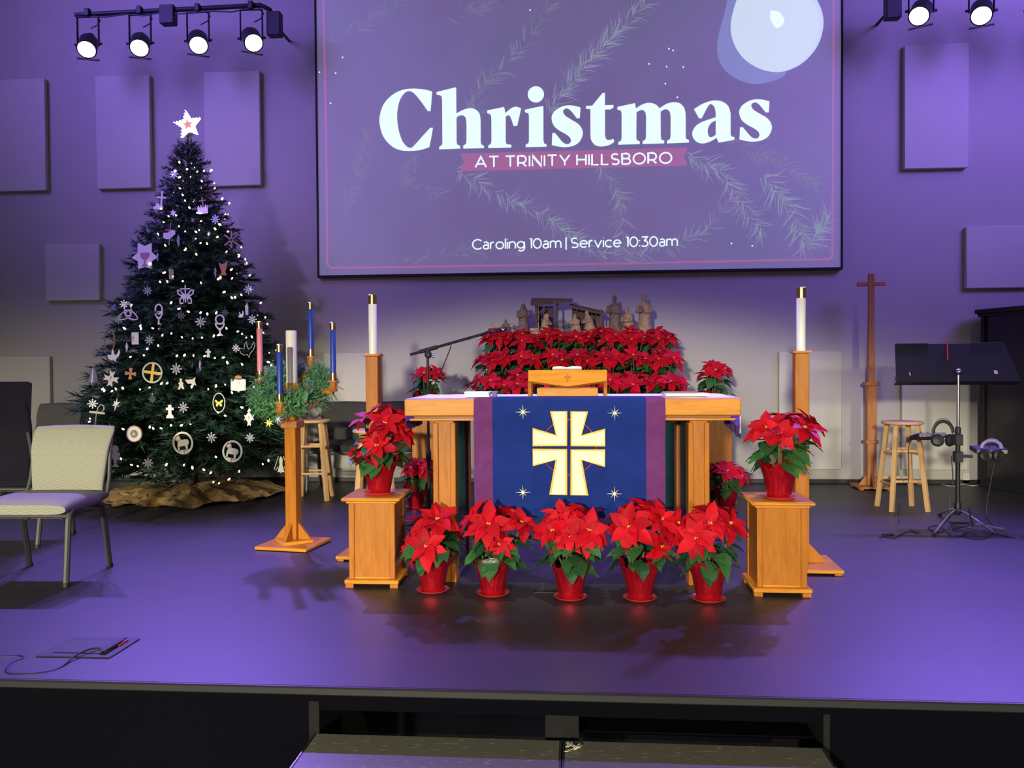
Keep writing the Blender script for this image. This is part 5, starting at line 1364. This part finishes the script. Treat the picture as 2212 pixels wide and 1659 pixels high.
orn(438, 448, 'crown_ornament', 'small silver crown ornament with a bronze cross', multi(('crown', [(scaleP(CROWN, .85, 0, -.1), ())], OS, 0), ('cross', [(scaleP(crossP(.55, .8, .1), 1, .05, .42), ())], OB, 1)), size=28, tilt=-6, top=.8)
orn(374, 460, 'star_ornament', 'little silver star ornament above the praying hands', one(starN(.5, .2, 6), OS), size=18)
orn(367, 505, 'cross_ornament', 'thin brown cross ornament with lilac praying hands', multi(('cross', [(crossP(.55, 1.1, .045), ())], OB, 0), ('praying_hands', [([(-.32, -.22), (-.14, -.28), (.02, -.26), (.28, .0), (.27, .14), (.12, .20), (-.10, .04), (-.32, .02)], ())], OW, 1)), size=46, tilt=5, top=.55)
orn(313, 553, 'star_ornament', 'large pink star ornament bearing a chalice', multi(('star', [([(-.28, .5), (0, .38), (.28, .5), (.28, .14), (.52, -.06), (.28, -.2), (.28, -.5), (0, -.42), (-.28, -.5), (-.28, -.2), (-.52, -.06), (-.28, .14)], ())], OW, 0), ('chalice', [(scaleP(CHAL, .8, 0, 0), ())], mat('rose_wood', (.45, .25, .30), .6), 1)), size=58)
orn(500, 518, 'starburst_ornament', 'bronze six-armed starburst ornament on the right side', multi(('burst', [(scaleP([(-.06, -.5), (.06, -.5), (.04, .5), (-.04, .5)], 1), ()), ([(-.47, -.28), (-.42, -.36), (.46, .28), (.42, .34)], ()), ([(-.47, .28), (-.42, .34), (.46, -.28), (.42, -.36)], ())], OB, 0)), size=38)
orn(482, 580, 'cup_ornament', 'small orange cup ornament on the right of the tree', one([(-.3, .4), (-.1, .3), (.1, .34), (.32, .5), (.24, .1), (.14, -.25), (.24, -.45), (-.22, -.45), (-.12, -.25), (-.22, .1)], OO), size=34)
orn(370, 592, 'plaque_ornament', 'pale ornament seen edge-on above the butterfly', one([(-.35, -.5), (.35, -.5), (.35, .5), (-.35, .5)], OW), size=22, yaw=84)
orn(401, 639, 'butterfly_ornament', 'white openwork butterfly ornament with a cross body', multi(('wings', [(BFLY, (scaleP([(.14, -.38), (.30, -.40), (.30, -.22), (.16, -.14)], 1), scaleP([(.18, .04), (.40, .12), (.43, .28), (.32, .27)], 1), [(-a, b) for a, b in ((.14, -.38), (.30, -.40), (.30, -.22), (.16, -.14))], [(-a, b) for a, b in ((.18, .04), (.40, .12), (.43, .28), (.32, .27))]))], OW, 0), ('cross', [(scaleP(crossP(.6, 1.0, .07, .78), 1, 0, .12), ())], OW, 1)), size=38, top=.6)
def triq(t, s):
    for a in (0, 2*PI/3, 4*PI/3):
        pts = [Vector((.24*math.cos(q)*math.sin(q)*2*.55, 0, .26-.30*math.cos(q))) for q in [i*2*PI/22 for i in range(22)]]
        lobe = [(.17*math.sin(q), .0, .20+.30*math.cos(q)-.12*(math.sin(q)**2)) for q in [i*2*PI/22 for i in range(22)]]
        M = Matrix.Rotation(a, 4, 'Y'); obj('loop', MB().tube([tuple(M @ (Vector(q_)*s*1.05)) for q_ in lobe], .045*s, 6, closed=True, flat=.6), OW, t)
orn(277, 677, 'knot_ornament', 'white three-looped knot ornament at the left side', triq, size=46)
orn(343, 678, 'chalice_ornament', 'white chalice outline ornament left of the butterfly', multi(('ring', [ring_(0, .22, .20, .26, .07)], OW, 0), ('bowl', [([(-.2, .12), (.2, .12), (.2, -.02), (.10, -.20), (.03, -.26), (.03, -.44), (.14, -.5), (-.06, -.5), (-.03, -.26), (-.10, -.20), (-.2, -.02)], ([(-.13, .06), (-.13, -.02), (-.05, -.14), (.05, -.14), (.13, -.02), (.13, .06)],))], OW, .2)), size=46)
orn(475, 702, 'chalice_ornament', 'white double-ring chalice ornament on the right side', multi(('ring', [ring_(0, .25, .23, .24, .07)], OW, 0), ('bowl', [([(-.24, .1), (.24, .1), (.22, -.04), (.12, -.18), (.04, -.24), (.04, -.38), (.17, -.5), (-.17, -.5), (-.04, -.38), (-.04, -.24), (-.12, -.18), (-.22, -.04)], ([(-.15, .04), (-.14, -.03), (-.05, -.13), (.05, -.13), (.14, -.03), (.15, .04)],))], OW, .2)), size=48)
orn(533, 668, 'candle_ornament', 'tiny white candle ornament at the right crown edge', multi(('candle', [([(-.14, -.5), (.14, -.5), (.14, .35), (-.14, .35)], ())], OW, 0), ('flame', [(circ(.02, .44, .07, .10, 10), ())], OG, 0)), size=26)
orn(521, 680, 'bird_ornament', 'small silver bird ornament beside the tiny candle', one(scaleP(DOVE, .9), OS), size=18, tilt=-25)
orn(292, 731, 'tablet_ornament', 'white folded tablet ornament with a small cross', multi(('tablet', [([(-.3, -.5), (.3, -.5), (.3, .5), (-.3, .5)], ())], OW, 0), ('cross', [(scaleP(crossP(.2, .5, .05), 1, -.17, 0), ())], OB, 1)), size=26)
orn(274, 750, 'diamond_ornament', 'slim lilac diamond ornament below the white tablet', one([(0, .5), (.14, .06), (0, -.5), (-.14, .06)], OS), size=24)
orn(246, 768, 'dove_ornament', 'solid white dove ornament at the left crown edge', one(DOVE, OW), size=29)
def doveline(t, s):
    obj('outline', MB().tube([(a*s, 0, b*s) for a, b in DOVE], .042*s, 6, closed=True, flat=.6), OC, t)
orn(534, 755, 'dove_ornament', 'cream outlined dove ornament at the right side', doveline, size=36)
orn(450, 763, 'cross_ornament', 'small solid white cross ornament at mid height', one([(-.2, -.5), (.2, -.5), (.13, .06), (.34, .06), (.34, .26), (.13, .26), (.13, .5), (-.13, .5), (-.13, .26), (-.34, .26), (-.34, .06), (-.13, .06)], OW), size=18)
orn(240, 818, 'cross_ornament', 'white eight-pointed cross ornament with a small pink cross', multi(('cross', [(patee(.5, 4, .14), ())], OW, 0), ('medal', [(circ(0, 0, .2), ())], OW, .6), ('small_cross', [(crossP(.18, .34, .03), ())], OO, 1.4)), size=37, tilt=12)
orn(282, 807, 'cross_ornament', 'orange wooden flared cross ornament', one(patee(.5, 4, .0), OO), size=25, tilt=6)
orn(329, 805, 'ring_ornament', 'cream ring ornament around a gold cross', multi(('ring', [ring_(0, 0, .5, .5, .075)], OC, 0), ('gold_cross', [(scaleP(crossP(.86, .86, .13, .5), 1), ())], OG, -.5)), size=45, tilt=8)
orn(391, 829, 'lamb_ornament', 'cream kneeling child ornament left of the flying bird', one([(-.3, -.5), (-.1, -.5), (0, -.3), (.15, -.5), (.3, -.45), (.18, -.1), (.22, .1), (.06, .18), (.12, .36), (0, .5), (-.14, .38), (-.08, .2), (-.24, .05), (-.14, -.15)], OC), size=24)
orn(412, 826, 'bird_ornament', 'cream flying bird ornament beside the kneeling child', one([(-.5, .22), (.15, .26), (.45, .46), (.36, .12), (.5, -.3), (.3, -.2), (.2, -.42), (.05, -.1), (-.25, -.12)], OC), size=25)
orn(515, 831, 'book_ornament', 'open book ornament with a red-brown cross behind', multi(('cross', [(scaleP(crossP(.42, 1.1, .16, .88), 1, 0, .06), ())], OO, -.4), ('book', [([(-.5, -.36), (0, -.42), (.5, -.36), (.5, .34), (.25, .38), (0, .30), (-.25, .38), (-.5, .34)], ())], OW, .6)), size=34, top=.6)
orn(203, 812, 'bell_ornament', 'silver bell ornament hanging at the left crown edge', lambda t, s: (obj('bell', MB().lathe([(0, .5*s), (.10*s, .48*s), (.18*s, .3*s), (.24*s, 0), (.36*s, -.4*s), (.34*s, -.42*s), (.2*s, 0), (0, .4*s)], 20), OS, t), obj('clapper', MB().ell((0, 0, -.44*s), .08*s, 8, 6), OG, t)), size=36)
def oval(t, s):
    obj('oval_ring', MB().tube([(.32*s*math.cos(q), 0, .5*s*math.sin(q)) for q in [i*2*PI/28 for i in range(28)]], .025*s, 6, closed=True), OW, t)
    obj('gold_butterfly', MB().plate(scaleP(BFLY, .42*s), (), -.002, .002), OG, t, smooth=False)
orn(473, 870, 'oval_ornament', 'oval white ring ornament around a gold butterfly', oval, size=41)
orn(251, 873, 'star_ornament', 'white long-tailed star ornament at the left', one([(0, .5), (.06, .14), (.3, .24), (.12, .0), (.3, -.14), (.05, -.14), (-.04, -.5), (-.08, -.12), (-.28, -.16), (-.12, .02), (-.22, .2), (-.04, .14)], OW), size=30, tilt=10)
def crook(t, s):
    pts = [(-.05, 0, -.5), (-.02, 0, .15), (.02, 0, .34), (.12, 0, .47), (.26, 0, .44), (.28, 0, .28), (.20, 0, .20)]
    obj('staff', MB().tube([tuple(Vector(q)*s) for q in pts], .048*s, 6, flat=.5), OC, t); obj('crossbar', MB().box(-.34*s, .32*s, -.003, .003, .08*s, .17*s, .001), OC, t)
orn(210, 898, 'crook_ornament', 'cream shepherd crook cross ornament above the chair back', crook, size=52, tilt=6)
orn(367, 889, 'cross_ornament', 'white cross ornament with a stepped foot', one([(-.3, -.5), (.3, -.5), (.26, -.3), (.13, -.2), (.13, .1), (.3, .1), (.3, .3), (.13, .3), (.13, .5), (-.13, .5), (-.13, .3), (-.3, .3), (-.3, .1), (-.13, .1), (-.13, -.2), (-.26, -.3)], OW), size=28)
orn(538, 902, 'fish_ornament', 'violet-white fish ornament hanging nose up', multi(('fish', [(FISH, ())], OW, 0), ('small_cross', [(crossP(.12, .2, .03), ())], OB, .8)), size=38)
orn(581, 913, 'star_ornament', 'gold star ornament near the right crown edge', one(starN(.5, .17, 7, .2), OG), size=24)
orn(290, 937, 'disc_ornament', 'round wood-slice ornament with a brown star burst', multi(('disc', [(circ(0, 0, .5), ())], OW, 0), ('bark_rim', [ring_(0, 0, .53, .53, .05)], OO, 0), ('burst', [(starN(.28, .22, 12), ())], OB, 1), ('triangle', [([(-.12, -.09), (.12, -.09), (0, .14)], ())], OC, 1.8)), size=33)
def lamb(px, py, size, label, mt, tilt):
    orn(px, py, 'lamb_medallion', label, multi(('ring', [ring_(0, 0, .47, .5, .085)], mt, 0), ('lamb', [(scaleP(LAMB, .85, 0, .02), ())], mt, .1), ('halo', [ring_(-.20, .24, .13, .13, .03)], OB, .8), ('ground', [([(-.34, -.30), (.34, -.30), (.22, -.44), (0, -.49), (-.22, -.44)], ())], mt, .1), ('small_cross', [(scaleP(crossP(.14, .2, .035), 1, .02, -.38), ())], OB, .9)), size=size, tilt=tilt)
lamb(395, 957, 48, 'cream lamb medallion, upper left of the two', OC, -8); lamb(502, 975, 48, 'bright white lamb medallion, lower right of the two', OW, 10)
orn(249, 985, 'chalice_ornament', 'white chalice and host ornament beside the sage chair', multi(('chalice', [(CHAL, ())], OW, 0), ('host', [(circ(0, .32, .17), ())], OW, .1)), size=46)
def angel(t, s):
    obj('robe', MB().plate(scaleP(ANGEL, s), (), -.002, .002), OC, t, smooth=False)
    for a in (-1, 1): obj('wing', MB().tube([(a*.08*s, 0, .25*s), (a*.14*s, 0, .48*s), (a*.26*s, 0, .1*s), (a*.40*s, 0, -.28*s), (a*.30*s, 0, -.32*s), (a*.16*s, 0, -.14*s)], .022*s, 5), OC, t)
orn(607, 1003, 'angel_ornament', 'cream angel ornament low at the right of the tree', angel, size=40)
orn(236, 735, 'wicker_ornament', 'brown twig ring ornament at the left crown edge', lambda t, s: [obj('twig_loop', MB().tube([((.22+.03*k_)*s*math.cos(q), .02*s*k_, .5*s*math.sin(q)) for q in [i*2*PI/20 for i in range(20)]], .022*s, 5, closed=True), OB, t) for k_ in range(2)], size=50)
orn(612, 906, 'glass_ornament', 'clear glass bauble ornament behind the advent stand post', lambda t, s: (obj('globe', MB().ell((0, 0, 0), .5*s, 20, 12), mat('clear_bauble', (.9, .9, .95), .03, trans=.9, alpha=.45), t), obj('cap', MB().lathe([(.12*s, .46*s), (.12*s, .58*s), (0, .58*s)], 10), OS, t)), size=34)
orn(600, 905, 'starburst_ornament', 'silver spiky starburst ornament beside the glass bauble', one(starN(.5, .12, 8), OS), size=22)

# ------------------------------------------------------------------ advent wreath greenery
wr = thing('advent_wreath', 'evergreen wreath with red berries tilted on the advent stand', 'wreath', (ADV.x, ADV.y, hit(640, 838, 5.55).z))
WG = mat('wreath_green', (.11, .30, .11), .6, var=.5, vs=12)
BERRY = mat('red_berry', (.55, .02, .03), .25, spec=.6)
def sprig_mesh(seed):
    rd = random.Random(seed); mb = MB()
    for i in range(9):
        t = i/9; a = rd.uniform(0, 6.28); d = Vector((.55, math.cos(a)*.7, math.sin(a)*.7)).normalized(); p0 = Vector((.1*t, 0, 0)); L_ = rd.uniform(.05, .085)
        for j in range(15):
            q = p0+d*L_*(j/15); b_ = rd.uniform(0, 6.28); n_ = (d*.7+Vector((math.sin(b_), math.cos(b_), math.sin(b_+1)))*.8).normalized(); w_ = n_.cross(d).normalized()*.0026; tip = q+n_*rd.uniform(.016, .026)
            k_ = len(mb.v); mb.v += [tuple(q-w_), tuple(q+w_), tuple(tip)]; mb.f.append((k_, k_+1, k_+2))
    me = bpy.data.meshes.new('sprig'); me.from_pydata(mb.v, [], mb.f); me.materials.append(WG); return me
SPG = [sprig_mesh(i) for i in range(4)]
Rw = .215; rd = random.Random(4)
ex = Vector((.97, -.10, .0)); ey = Vector((.10, .82, .50))
def wpt(a, r=Rw): return ex*(r*math.cos(a))+ey*(r*math.sin(a))
obj('wire_ring', MB().tube([tuple(wpt(i*2*PI/32)) for i in range(32)], .008, 6, closed=True), GW, wr)
for i in range(230):
    a = i*2*PI/230*3+rd.uniform(-.1, .1); tg = (wpt(a+.1)-wpt(a)).normalized(); b_ = rd.uniform(0, 6.28)
    rad = wpt(a).normalized(); d = (tg*.8+rad*math.cos(b_)*.9+Vector((0, 0, math.sin(b_)*.9))).normalized()
    link('sprig', SPG[rd.randrange(4)], wr, M=axis_mat(wpt(a), d, (0, 0, 1), b_, rd.uniform(.75, 1.1)))
bm_ = MB().ell((0, 0, 0), .0065, 10, 7).mesh('berry', BERRY)
for px, py in ((664,842),(668,846),(660,848),(667,838),(672,866),(664,872),(671,876),(675,879),(679,876),(688,867),(618,872),(622,876),(625,880),(619,884),(573,812),(569,870),(650,905)):
    p = hit(px, py, 5.36) if py > 855 else hit(px, py, 5.44); p = p-Vector(wr.location); link('berry', bm_, wr, p, sc=rd.uniform(.9, 1.25))

# ------------------------------------------------------------------ music stand at the right
MSX = hit(2069, 1000, 6.55).x; MSY = 6.55
ms = thing('music_stand', 'double-width black music stand on a chrome tripod foot', 'music stand', (MSX, MSY, 0))
def ml(px, py, Y=MSY): p = hit(px, py, Y); return Vector((p.x-MSX, p.y-MSY, p.z))
# three splayed chrome legs
for nm, end in (('a', ml(2018, 1158, 6.1)), ('b', ml(2150, 1155, 6.15)), ('c', Vector((.02, .36, 0)))):
    e = Vector((end.x, end.y, .012)); obj('leg', MB().tube([(0, 0, .115), tuple(e*.35+Vector((0, 0, .085))), tuple(e*.75+Vector((0, 0, .035))), tuple(e)], [.014, .013, .012, .010], 8, flat=.7), CHROME, ms)
    obj('rubber_tip', MB().ell((e.x, e.y, .010), (.018, .018, .010), 8, 6), BLACKP, ms)
zt_ = ml(2069, 806).z
obj('hub', MB().lathe([(.018, .07), (.024, .08), (.024, .15), (.018, .17)], 14), BLACKM, ms)
zm_ = ml(2069, 930).z
obj('lower_tube', MB().tube([(0, 0, .1), (0, 0, zm_)], .0165, 12), BLACKM, ms)
obj('upper_tube', MB().tube([(0, 0, zm_), (0, 0, zt_)], .0115, 12), CHROME, ms)
obj('clutch', MB().lathe([(.017, zm_-.03), (.021, zm_-.02), (.021, zm_+.02), (.014, zm_+.03)], 14), BLACKP, ms)
obj('tilt_joint', MB().ell((0, -.005, zt_+.01), (.03, .025, .024), 12, 8), STEEL, ms)
zb0, zt0 = ml(2069, 824).z, ml(2069, 742).z
hw_ = .455
tl = Matrix.Translation((0, .0, zb0)) @ Matrix.Rotation(math.radians(-28), 4, 'X')
dh = (zt0-zb0)/math.cos(math.radians(28))
desk = obj('desk', MB().plate([(-hw_, 0), (hw_, 0), (hw_-.045, dh), (-hw_+.045, dh)], (), -.003, .003, tl), BLACKM, ms)
obj('ledge', MB().box(-hw_, hw_, .003, .055, -.002, .004, .001, tl), BLACKM, desk)
obj('top_fold', MB().box(-hw_+.05, -.16, -.008, .001, dh-.002, dh+.006, .001, tl), BLACKP, desk)
obj('top_fold', MB().box(.16, hw_-.05, -.008, .001, dh-.002, dh+.006, .001, tl), BLACKP, desk)
for x_, w_, h_, z_ in ((-.345, .006, .028, .05), (.29, .026, .030, .06)):
    obj('sticker', MB().box(x_-w_/2, x_+w_/2, -.0045, -.0031, z_, z_+h_, 0, tl), mat('cream_sticker', (.66, .62, .48), .7), desk)
obj('corner_clip', MB().box(-hw_-.014, -hw_, -.006, .01, .012, .045, .002, tl), CHROME, desk)
pp = tl @ Vector((-.012, -.0085, dh*.88))
tag(obj('red_pencil', MB().tube([tuple(tl @ Vector((-.045, -.010, dh*.55))), tuple(tl @ Vector((-.018, -.010, dh*1.06)))], .0055, 6), mat('red_pencil_paint', (.75, .05, .03), .35), loc=(MSX, MSY, 0)), 'bright red pencil clipped to the music stand desk', 'pencil')
# monitor mixers clamped to the pole
KNOBM = mat('grey_knob', (.35, .35, .38), .3, metal=.6)
def mixer(cx, cy, cz, rz, tilt, lb, nk):
    t = thing('monitor_mixer', lb, 'mixer', (cx, cy, cz), rz, 'small monitor mixers on the music stand')
    M = Matrix.Rotation(tilt, 4, 'X')
    obj('case', MB().box(-.11, .11, -.07, .07, 0, .035, .005, M), BLACKP, t)
    obj('face_panel', MB().box(-.104, .104, -.0725, -.0702, .004, .031, 0, M), mat('silver_panel', (.30, .29, .33), .4, metal=.5), t)
    for i in range(nk):
        x_ = -.085+.17*i/(nk-1)
        obj('knob', MB().lathe([(.0085, 0), (.008, .012), (0, .012)], 10, M=M @ Matrix.Translation((x_, -.0726, .018)) @ Matrix.Rotation(PI/2, 4, 'X')), KNOBM, t)
        if i % 2: obj('jack', MB().lathe([(.006, 0), (.006, .022), (0, .022)], 8, M=M @ Matrix.Translation((x_*.8, .02, .035))), BLACKM, t)
    return t
m1 = hit(2005, 945, 6.52); mixer(m1.x, 6.52, m1.z-.01, .12, -.25, 'black monitor mixer left of the music stand pole', 6)
m2 = hit(2135, 972, 6.46); mixer(m2.x, 6.46, m2.z-.015, -.1, .12, 'black monitor mixer with silver knobs right of the pole', 6)
obj('mixer_clamp', MB().box(-.028, .028, -.03, .03, ml(2069, 998).z, ml(2069, 975).z, .005).tube([(.02, 0, ml(2069, 985).z), (.10, -.02, ml(2069, 985).z)], .012, 8), BLACKP, ms)
obj('mixer_clamp', MB().box(-.028, .028, -.03, .03, ml(2069, 962).z, ml(2069, 938).z, .005).tube([(-.02, 0, ml(2069, 955).z), (-.09, -.01, ml(2069, 955).z)], .012, 8), BLACKP, ms)
# headphones
def headphones(px, py, Y, lb, rz, r=.075, padc=(.015, .015, .017), up=1.0):
    p = hit(px, py, Y)
    t = thing('headphones', lb, 'headphones', p, rz, 'headphones hung on the music stand')
    band = [(r*math.cos(a), .0, r*1.15*math.sin(a)*up) for a in [PI*i/14 for i in range(15)]]
    obj('headband', MB().tube(band, .006, 6, flat=2.2), BLACKP if up > .9 else mat('violet_lit_headband', (.22, .16, .42), .35), t)  # violet light on the second band is put into its colour
    obj('wire_bow', MB().tube([(x_*1.05, y_, z_*1.22+.004) for x_, y_, z_ in band], .0022, 5), CHROME, t)
    for s in (-1, 1):
        M = Matrix.Translation((s*r*.62, -.01, -.055)) @ Matrix.Rotation(s*.5, 4, 'Z') @ Matrix.Rotation(PI/2, 4, 'X')
        c_ = obj('ear_cup', MB().lathe([(0, -.022), (.028, -.022), (.044, -.012), (.047, .0), (.044, .012), (.030, .020), (0, .014)], 20, M=M), mat('ear_cup_plastic', padc, .5), t)
        obj('cup_cap', MB().lathe([(.014, .015), (.012, .019), (0, .019)], 12, M=M), BLACKM, c_)
        obj('arm', MB().tube([(s*r, 0, 0), (s*r*.9, -.005, -.03), (s*r*.65, -.01, -.05)], .004, 6), BLACKP, t)
headphones(2037, 935, 6.40, 'black headphones hung left of the music stand pole', .1)
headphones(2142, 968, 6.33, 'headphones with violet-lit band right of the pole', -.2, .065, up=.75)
def cable(name, pts, lb, r=.0035, mt=CABLE, sub=6, group=None):
    P = [Vector(p) for p in pts]; out = []
    for i in range(len(P)-1):
        p0, p1, p2, p3 = P[max(0, i-1)], P[i], P[i+1], P[min(len(P)-1, i+2)]
        for k_ in range(sub):
            t = k_/sub
            out.append(.5*((2*p1)+(-p0+p2)*t+(2*p0-5*p1+4*p2-p3)*t*t+(-p0+3*p1-3*p2+p3)*t**3))
    out.append(P[-1])
    return tag(obj(name, MB().tube(out, r, 6), mt), lb, 'cable', group)
fz_ = .005
def fl(px, py, z=fz_): return flr(px, py, z)
cable('headphone_cable', [hit(2055, 985, 6.40), hit(2058, 1040, 6.42), hit(2050, 1085, 6.42), fl(2056, 1140), fl(2030, 1150), fl(2005, 1140), fl(2030, 1136), fl(2060, 1160), fl(2090, 1152)], 'black cable falling from the left headphones to the floor')
cable('mixer_cable', [hit(1985, 945, 6.60), hit(1964, 960, 6.62), hit(1962, 1040, 6.66), hit(1945, 1085, 6.62), fl(1942, 1125), fl(1975, 1148), fl(1985, 1152), fl(1960, 1148), fl(1930, 1162), fl(1905, 1155), fl(1930, 1154), fl(1900, 1161)], 'black cable from the mixer past the stool to the floor')
cable('mixer_cable', [hit(2150, 990, 6.45), hit(2140, 1040, 6.45), hit(2130, 1110, 6.4), fl(2146, 1138), fl(2148, 1150), fl(2120, 1165), fl(2085, 1160), fl(2085, 1150), fl(2110, 1154)], 'black cable hanging from the right mixer to the floor')
cable('floor_cable', [fl(2150, 1152), fl(2190, 1162), fl(2212, 1163), fl(2300, 1162), fl(2420, 1160)], 'black cable running off the right edge along the floor')
cable('white_cable', [fl(2085, 1044), fl(2060, 1050), fl(2035, 1046), fl(2045, 1040), fl(2080, 1046), fl(2100, 1049), fl(2116, 1047)], 'pale cable coiled on the floor by the back wall', mt=mat('pale_cable', (.6, .6, .56), .5))
tag(obj('wall_outlet', MB().box(-.035, .035, -.01, 0, -.055, .055, .003), mat('outlet_plate', (.50, .48, .43), .5), loc=(hit(2086, 1032, WALL_Y).x, WALL_Y-.002, hit(2086, 1032, WALL_Y).z)), 'beige outlet plate low on the wall beside the glazed booth', 'outlet')
# small tripod lying behind
hx = hit(2110, 1150, 6.3).x
lt = thing('tripod_stand_foot', 'black folded microphone stand foot beside the chrome tripod', 'stand', (hx, 6.36, 0))
obj('tube', MB().tube([(0, 0, .015), (.0, .06, .14)], .008, 8), BLACKM, lt)
for a in (-.3, 2.0, 3.6): obj('leg', MB().tube([(0, 0, .04), (.2*math.cos(a), .2*math.sin(a), .011)], .008, 6), BLACKM, lt)

# ------------------------------------------------------------------ glazed booth at the right wall
A0 = flr(2104, 1046); B0 = Vector((4.62, 6.75, 0)); dz_ = hit(2098, 672, A0.y).z
bt = thing('glazed_booth', 'black framed glazed drum booth at the right edge of the stage', 'booth', (A0.x, min(A0.y, 8.56), 0), math.atan2(B0.y-A0.y, B0.x-A0.x))
Lb = (B0-A0).length; HB = dz_-.04
TINT = mat('dark_tinted_panel', (.02, .021, .022), .15, spec=.5, alpha=.88)
for x_ in (0.0, .62, 1.24, Lb): obj('post', MB().box(x_-.0, x_+.045, -.03, .03, 0, HB, .004), BLACKM, bt)
for i, (xa_, xb_) in enumerate(((.045, .62), (.665, 1.24), (1.285, Lb))):
    obj('tinted_panel', MB().box(xa_, xb_, -.006, .006, .07, HB-.02), TINT, bt)
obj('bottom_rail', MB().box(0, Lb, -.025, .025, 0, .07, .004), BLACKM, bt)
obj('roof_slab', MB().box(-.06, Lb+.1, -.05, .9, HB, HB+.045, .006), BLACKM, bt)
obj('roof_slab_lower', MB().box(-.04, Lb+.1, -.03, .88, HB-.03, HB, .004), BLACKM, bt)

# ------------------------------------------------------------------ boom microphone behind the altar
MX = hit(926, 1000, 6.05).x; MYY = 6.05
mc = thing('boom_mic_stand', 'black boom microphone stand behind the left part of the altar', 'mic stand', (MX, MYY, 0))
def mq(px, py, Y=MYY): p = hit(px, py, Y); return (p.x-MX, p.y-MYY, p.z)
for a in (.4, 2.5, 4.6): obj('leg', MB().tube([(0, 0, .09), (.28*math.cos(a), .28*math.sin(a), .012)], .009, 8), BLACKM, mc)
zk = mq(926, 985)[2]
obj('lower_tube', MB().tube([(0, 0, .02), (0, 0, zk)], .0135, 10), BLACKM, mc)
obj('height_clutch', MB().lathe([(.015, zk-.04), (.02, zk-.03), (.02, zk+.03), (.012, zk+.05)], 12), BLACKP, mc)
obj('upper_tube', MB().tube([(0, 0, zk), (0, 0, mq(926, 770)[2])], .0095, 10), BLACKM, mc)
obj('boom_clutch', MB().ell(mq(925, 766), (.028, .02, .03), 12, 8), BLACKP, mc)
obj('wing_knob', MB().ell(mq(936, 770, 6.02), (.012, .008, .012), 8, 6), CHROME, mc)
obj('boom_arm', MB().tube([mq(886, 766), mq(1063, 716, 6.25)], .0105, 10), BLACKM, mc)
obj('counter_sleeve', MB().tube([mq(906, 760, 6.05), mq(945, 749.5, 6.1)], .016, 10), BLACKP, mc)
mic = thing('microphone', 'slim condenser microphone at the tip of the boom', 'microphone', hit(1065, 715.5, 6.25), 0)
mo = hit(1065, 715.5, 6.25)
def mr_(px, py, Y): p = hit(px, py, Y)-mo; return tuple(p)
obj('body', MB().tube([(0, 0, 0), mr_(1095, 710, 6.28)], .013, 10), BLACKM, mic)
obj('ring_light_spot', MB().ell(mr_(1087, 712, 6.23), (.014, .010, .012), 10, 8), CHROME, mic)
obj('capsule_tube', MB().tube([mr_(1095, 710, 6.28), mr_(1140, 702, 6.33)], .0065, 8), CHROME, mic)
obj('clip', MB().ell(mr_(1066, 716, 6.24), (.02, .018, .018), 10, 8), BLACKP, mic)
cable('microphone_cable', [hit(1064, 718, 6.25), hit(1045, 721, 6.21), hit(1015, 732, 6.17), hit(978, 741, 6.12), hit(973, 752, 6.1), hit(960, 785, 6.08), hit(945, 820, 6.07), hit(930, 850, 6.06), hit(927, 900, 6.035), hit(925, 1000, 6.03), hit(922, 1080, 6.03), flr(915, 1150, .01), flr(900, 1128, .005), flr(875, 1125, .005)], 'black microphone cable looping from boom arm to floor', r=.0042)
# little boundary microphone on the floor before the altar
q = flr(1178, 1280)
bm2 = thing('floor_microphone', 'tiny black boundary microphone on the floor among the pots', 'microphone', (q.x, q.y, 0))
obj('plate', MB().box(-.062, .055, -.018, .018, 0, .008, .002), BLACKM, bm2)
obj('antenna', MB().tube([(-.02, 0, .006), (-.006, 0, .06)], .0018, 5), BLACKM, bm2)

# ------------------------------------------------------------------ floor box and cable at lower left
c0, c1, c2, c3 = flr(93, 1421), flr(246, 1424), flr(282, 1381), flr(150, 1377)
cx_, cy_ = (c0+c1+c2+c3).x/4, (c0+c1+c2+c3).y/4
PLATE = mat('dark_steel_plate', (.05, .05, .055), .38, metal=.4)
fb_ = thing('floor_box', 'flush steel floor box with a lifted red-edged lid', 'floor box', (cx_, cy_, 0))
obj('frame_plate', MB().box(-.165, .165, -.125, .125, .0, .006, .003), PLATE, fb_)
obj('lid', MB().box(-.115, .10, -.085, .085, .0062, .010, .002), PLATE, fb_)
obj('cable_flap', MB().box(.095, .125, -.085, .085, .010, .016, .002, Matrix.Rotation(-.05, 4, 'Y')), BLACKP, fb_)
obj('red_edge', MB().box(.125, .131, .01, .085, .0065, .013), mat('red_gasket', (.55, .03, .02), .5), fb_)
cable('floor_cable', [flr(218, 1401, .014), flr(195, 1402, .02), flr(160, 1418, .012), flr(125, 1445), flr(80, 1455), flr(30, 1457), flr(12, 1450), flr(25, 1432), flr(50, 1422), flr(40, 1417), flr(0, 1419), flr(-60, 1421)], 'black cable curling out of the floor box to the left', r=.0045)
# music stand desk behind the navy chair
e0 = hit(14, 845, 6.9)
mz = thing('music_stand', 'black music stand behind the navy chair at far left', 'music stand', (e0.x, 6.9, 0))
obj('desk', MB().plate([(-.26, 0), (.22, 0), (.165, .30), (.13, .315), (-.22, .315)], (), -.003, .003, Matrix.Translation((0, 0, hit(14, 866, 6.9).z-.13)) @ Matrix.Rotation(math.radians(-20), 4, 'X')), BLACKM, mz)
obj('pole', MB().tube([(0, .02, .05), (0, .02, .85)], .012, 8), BLACKM, mz)
for a in (.3, 2.4, 4.5): obj('leg', MB().tube([(0, .02, .12), (.25*math.cos(a), .02+.25*math.sin(a), .011)], .009, 6), BLACKM, mz)
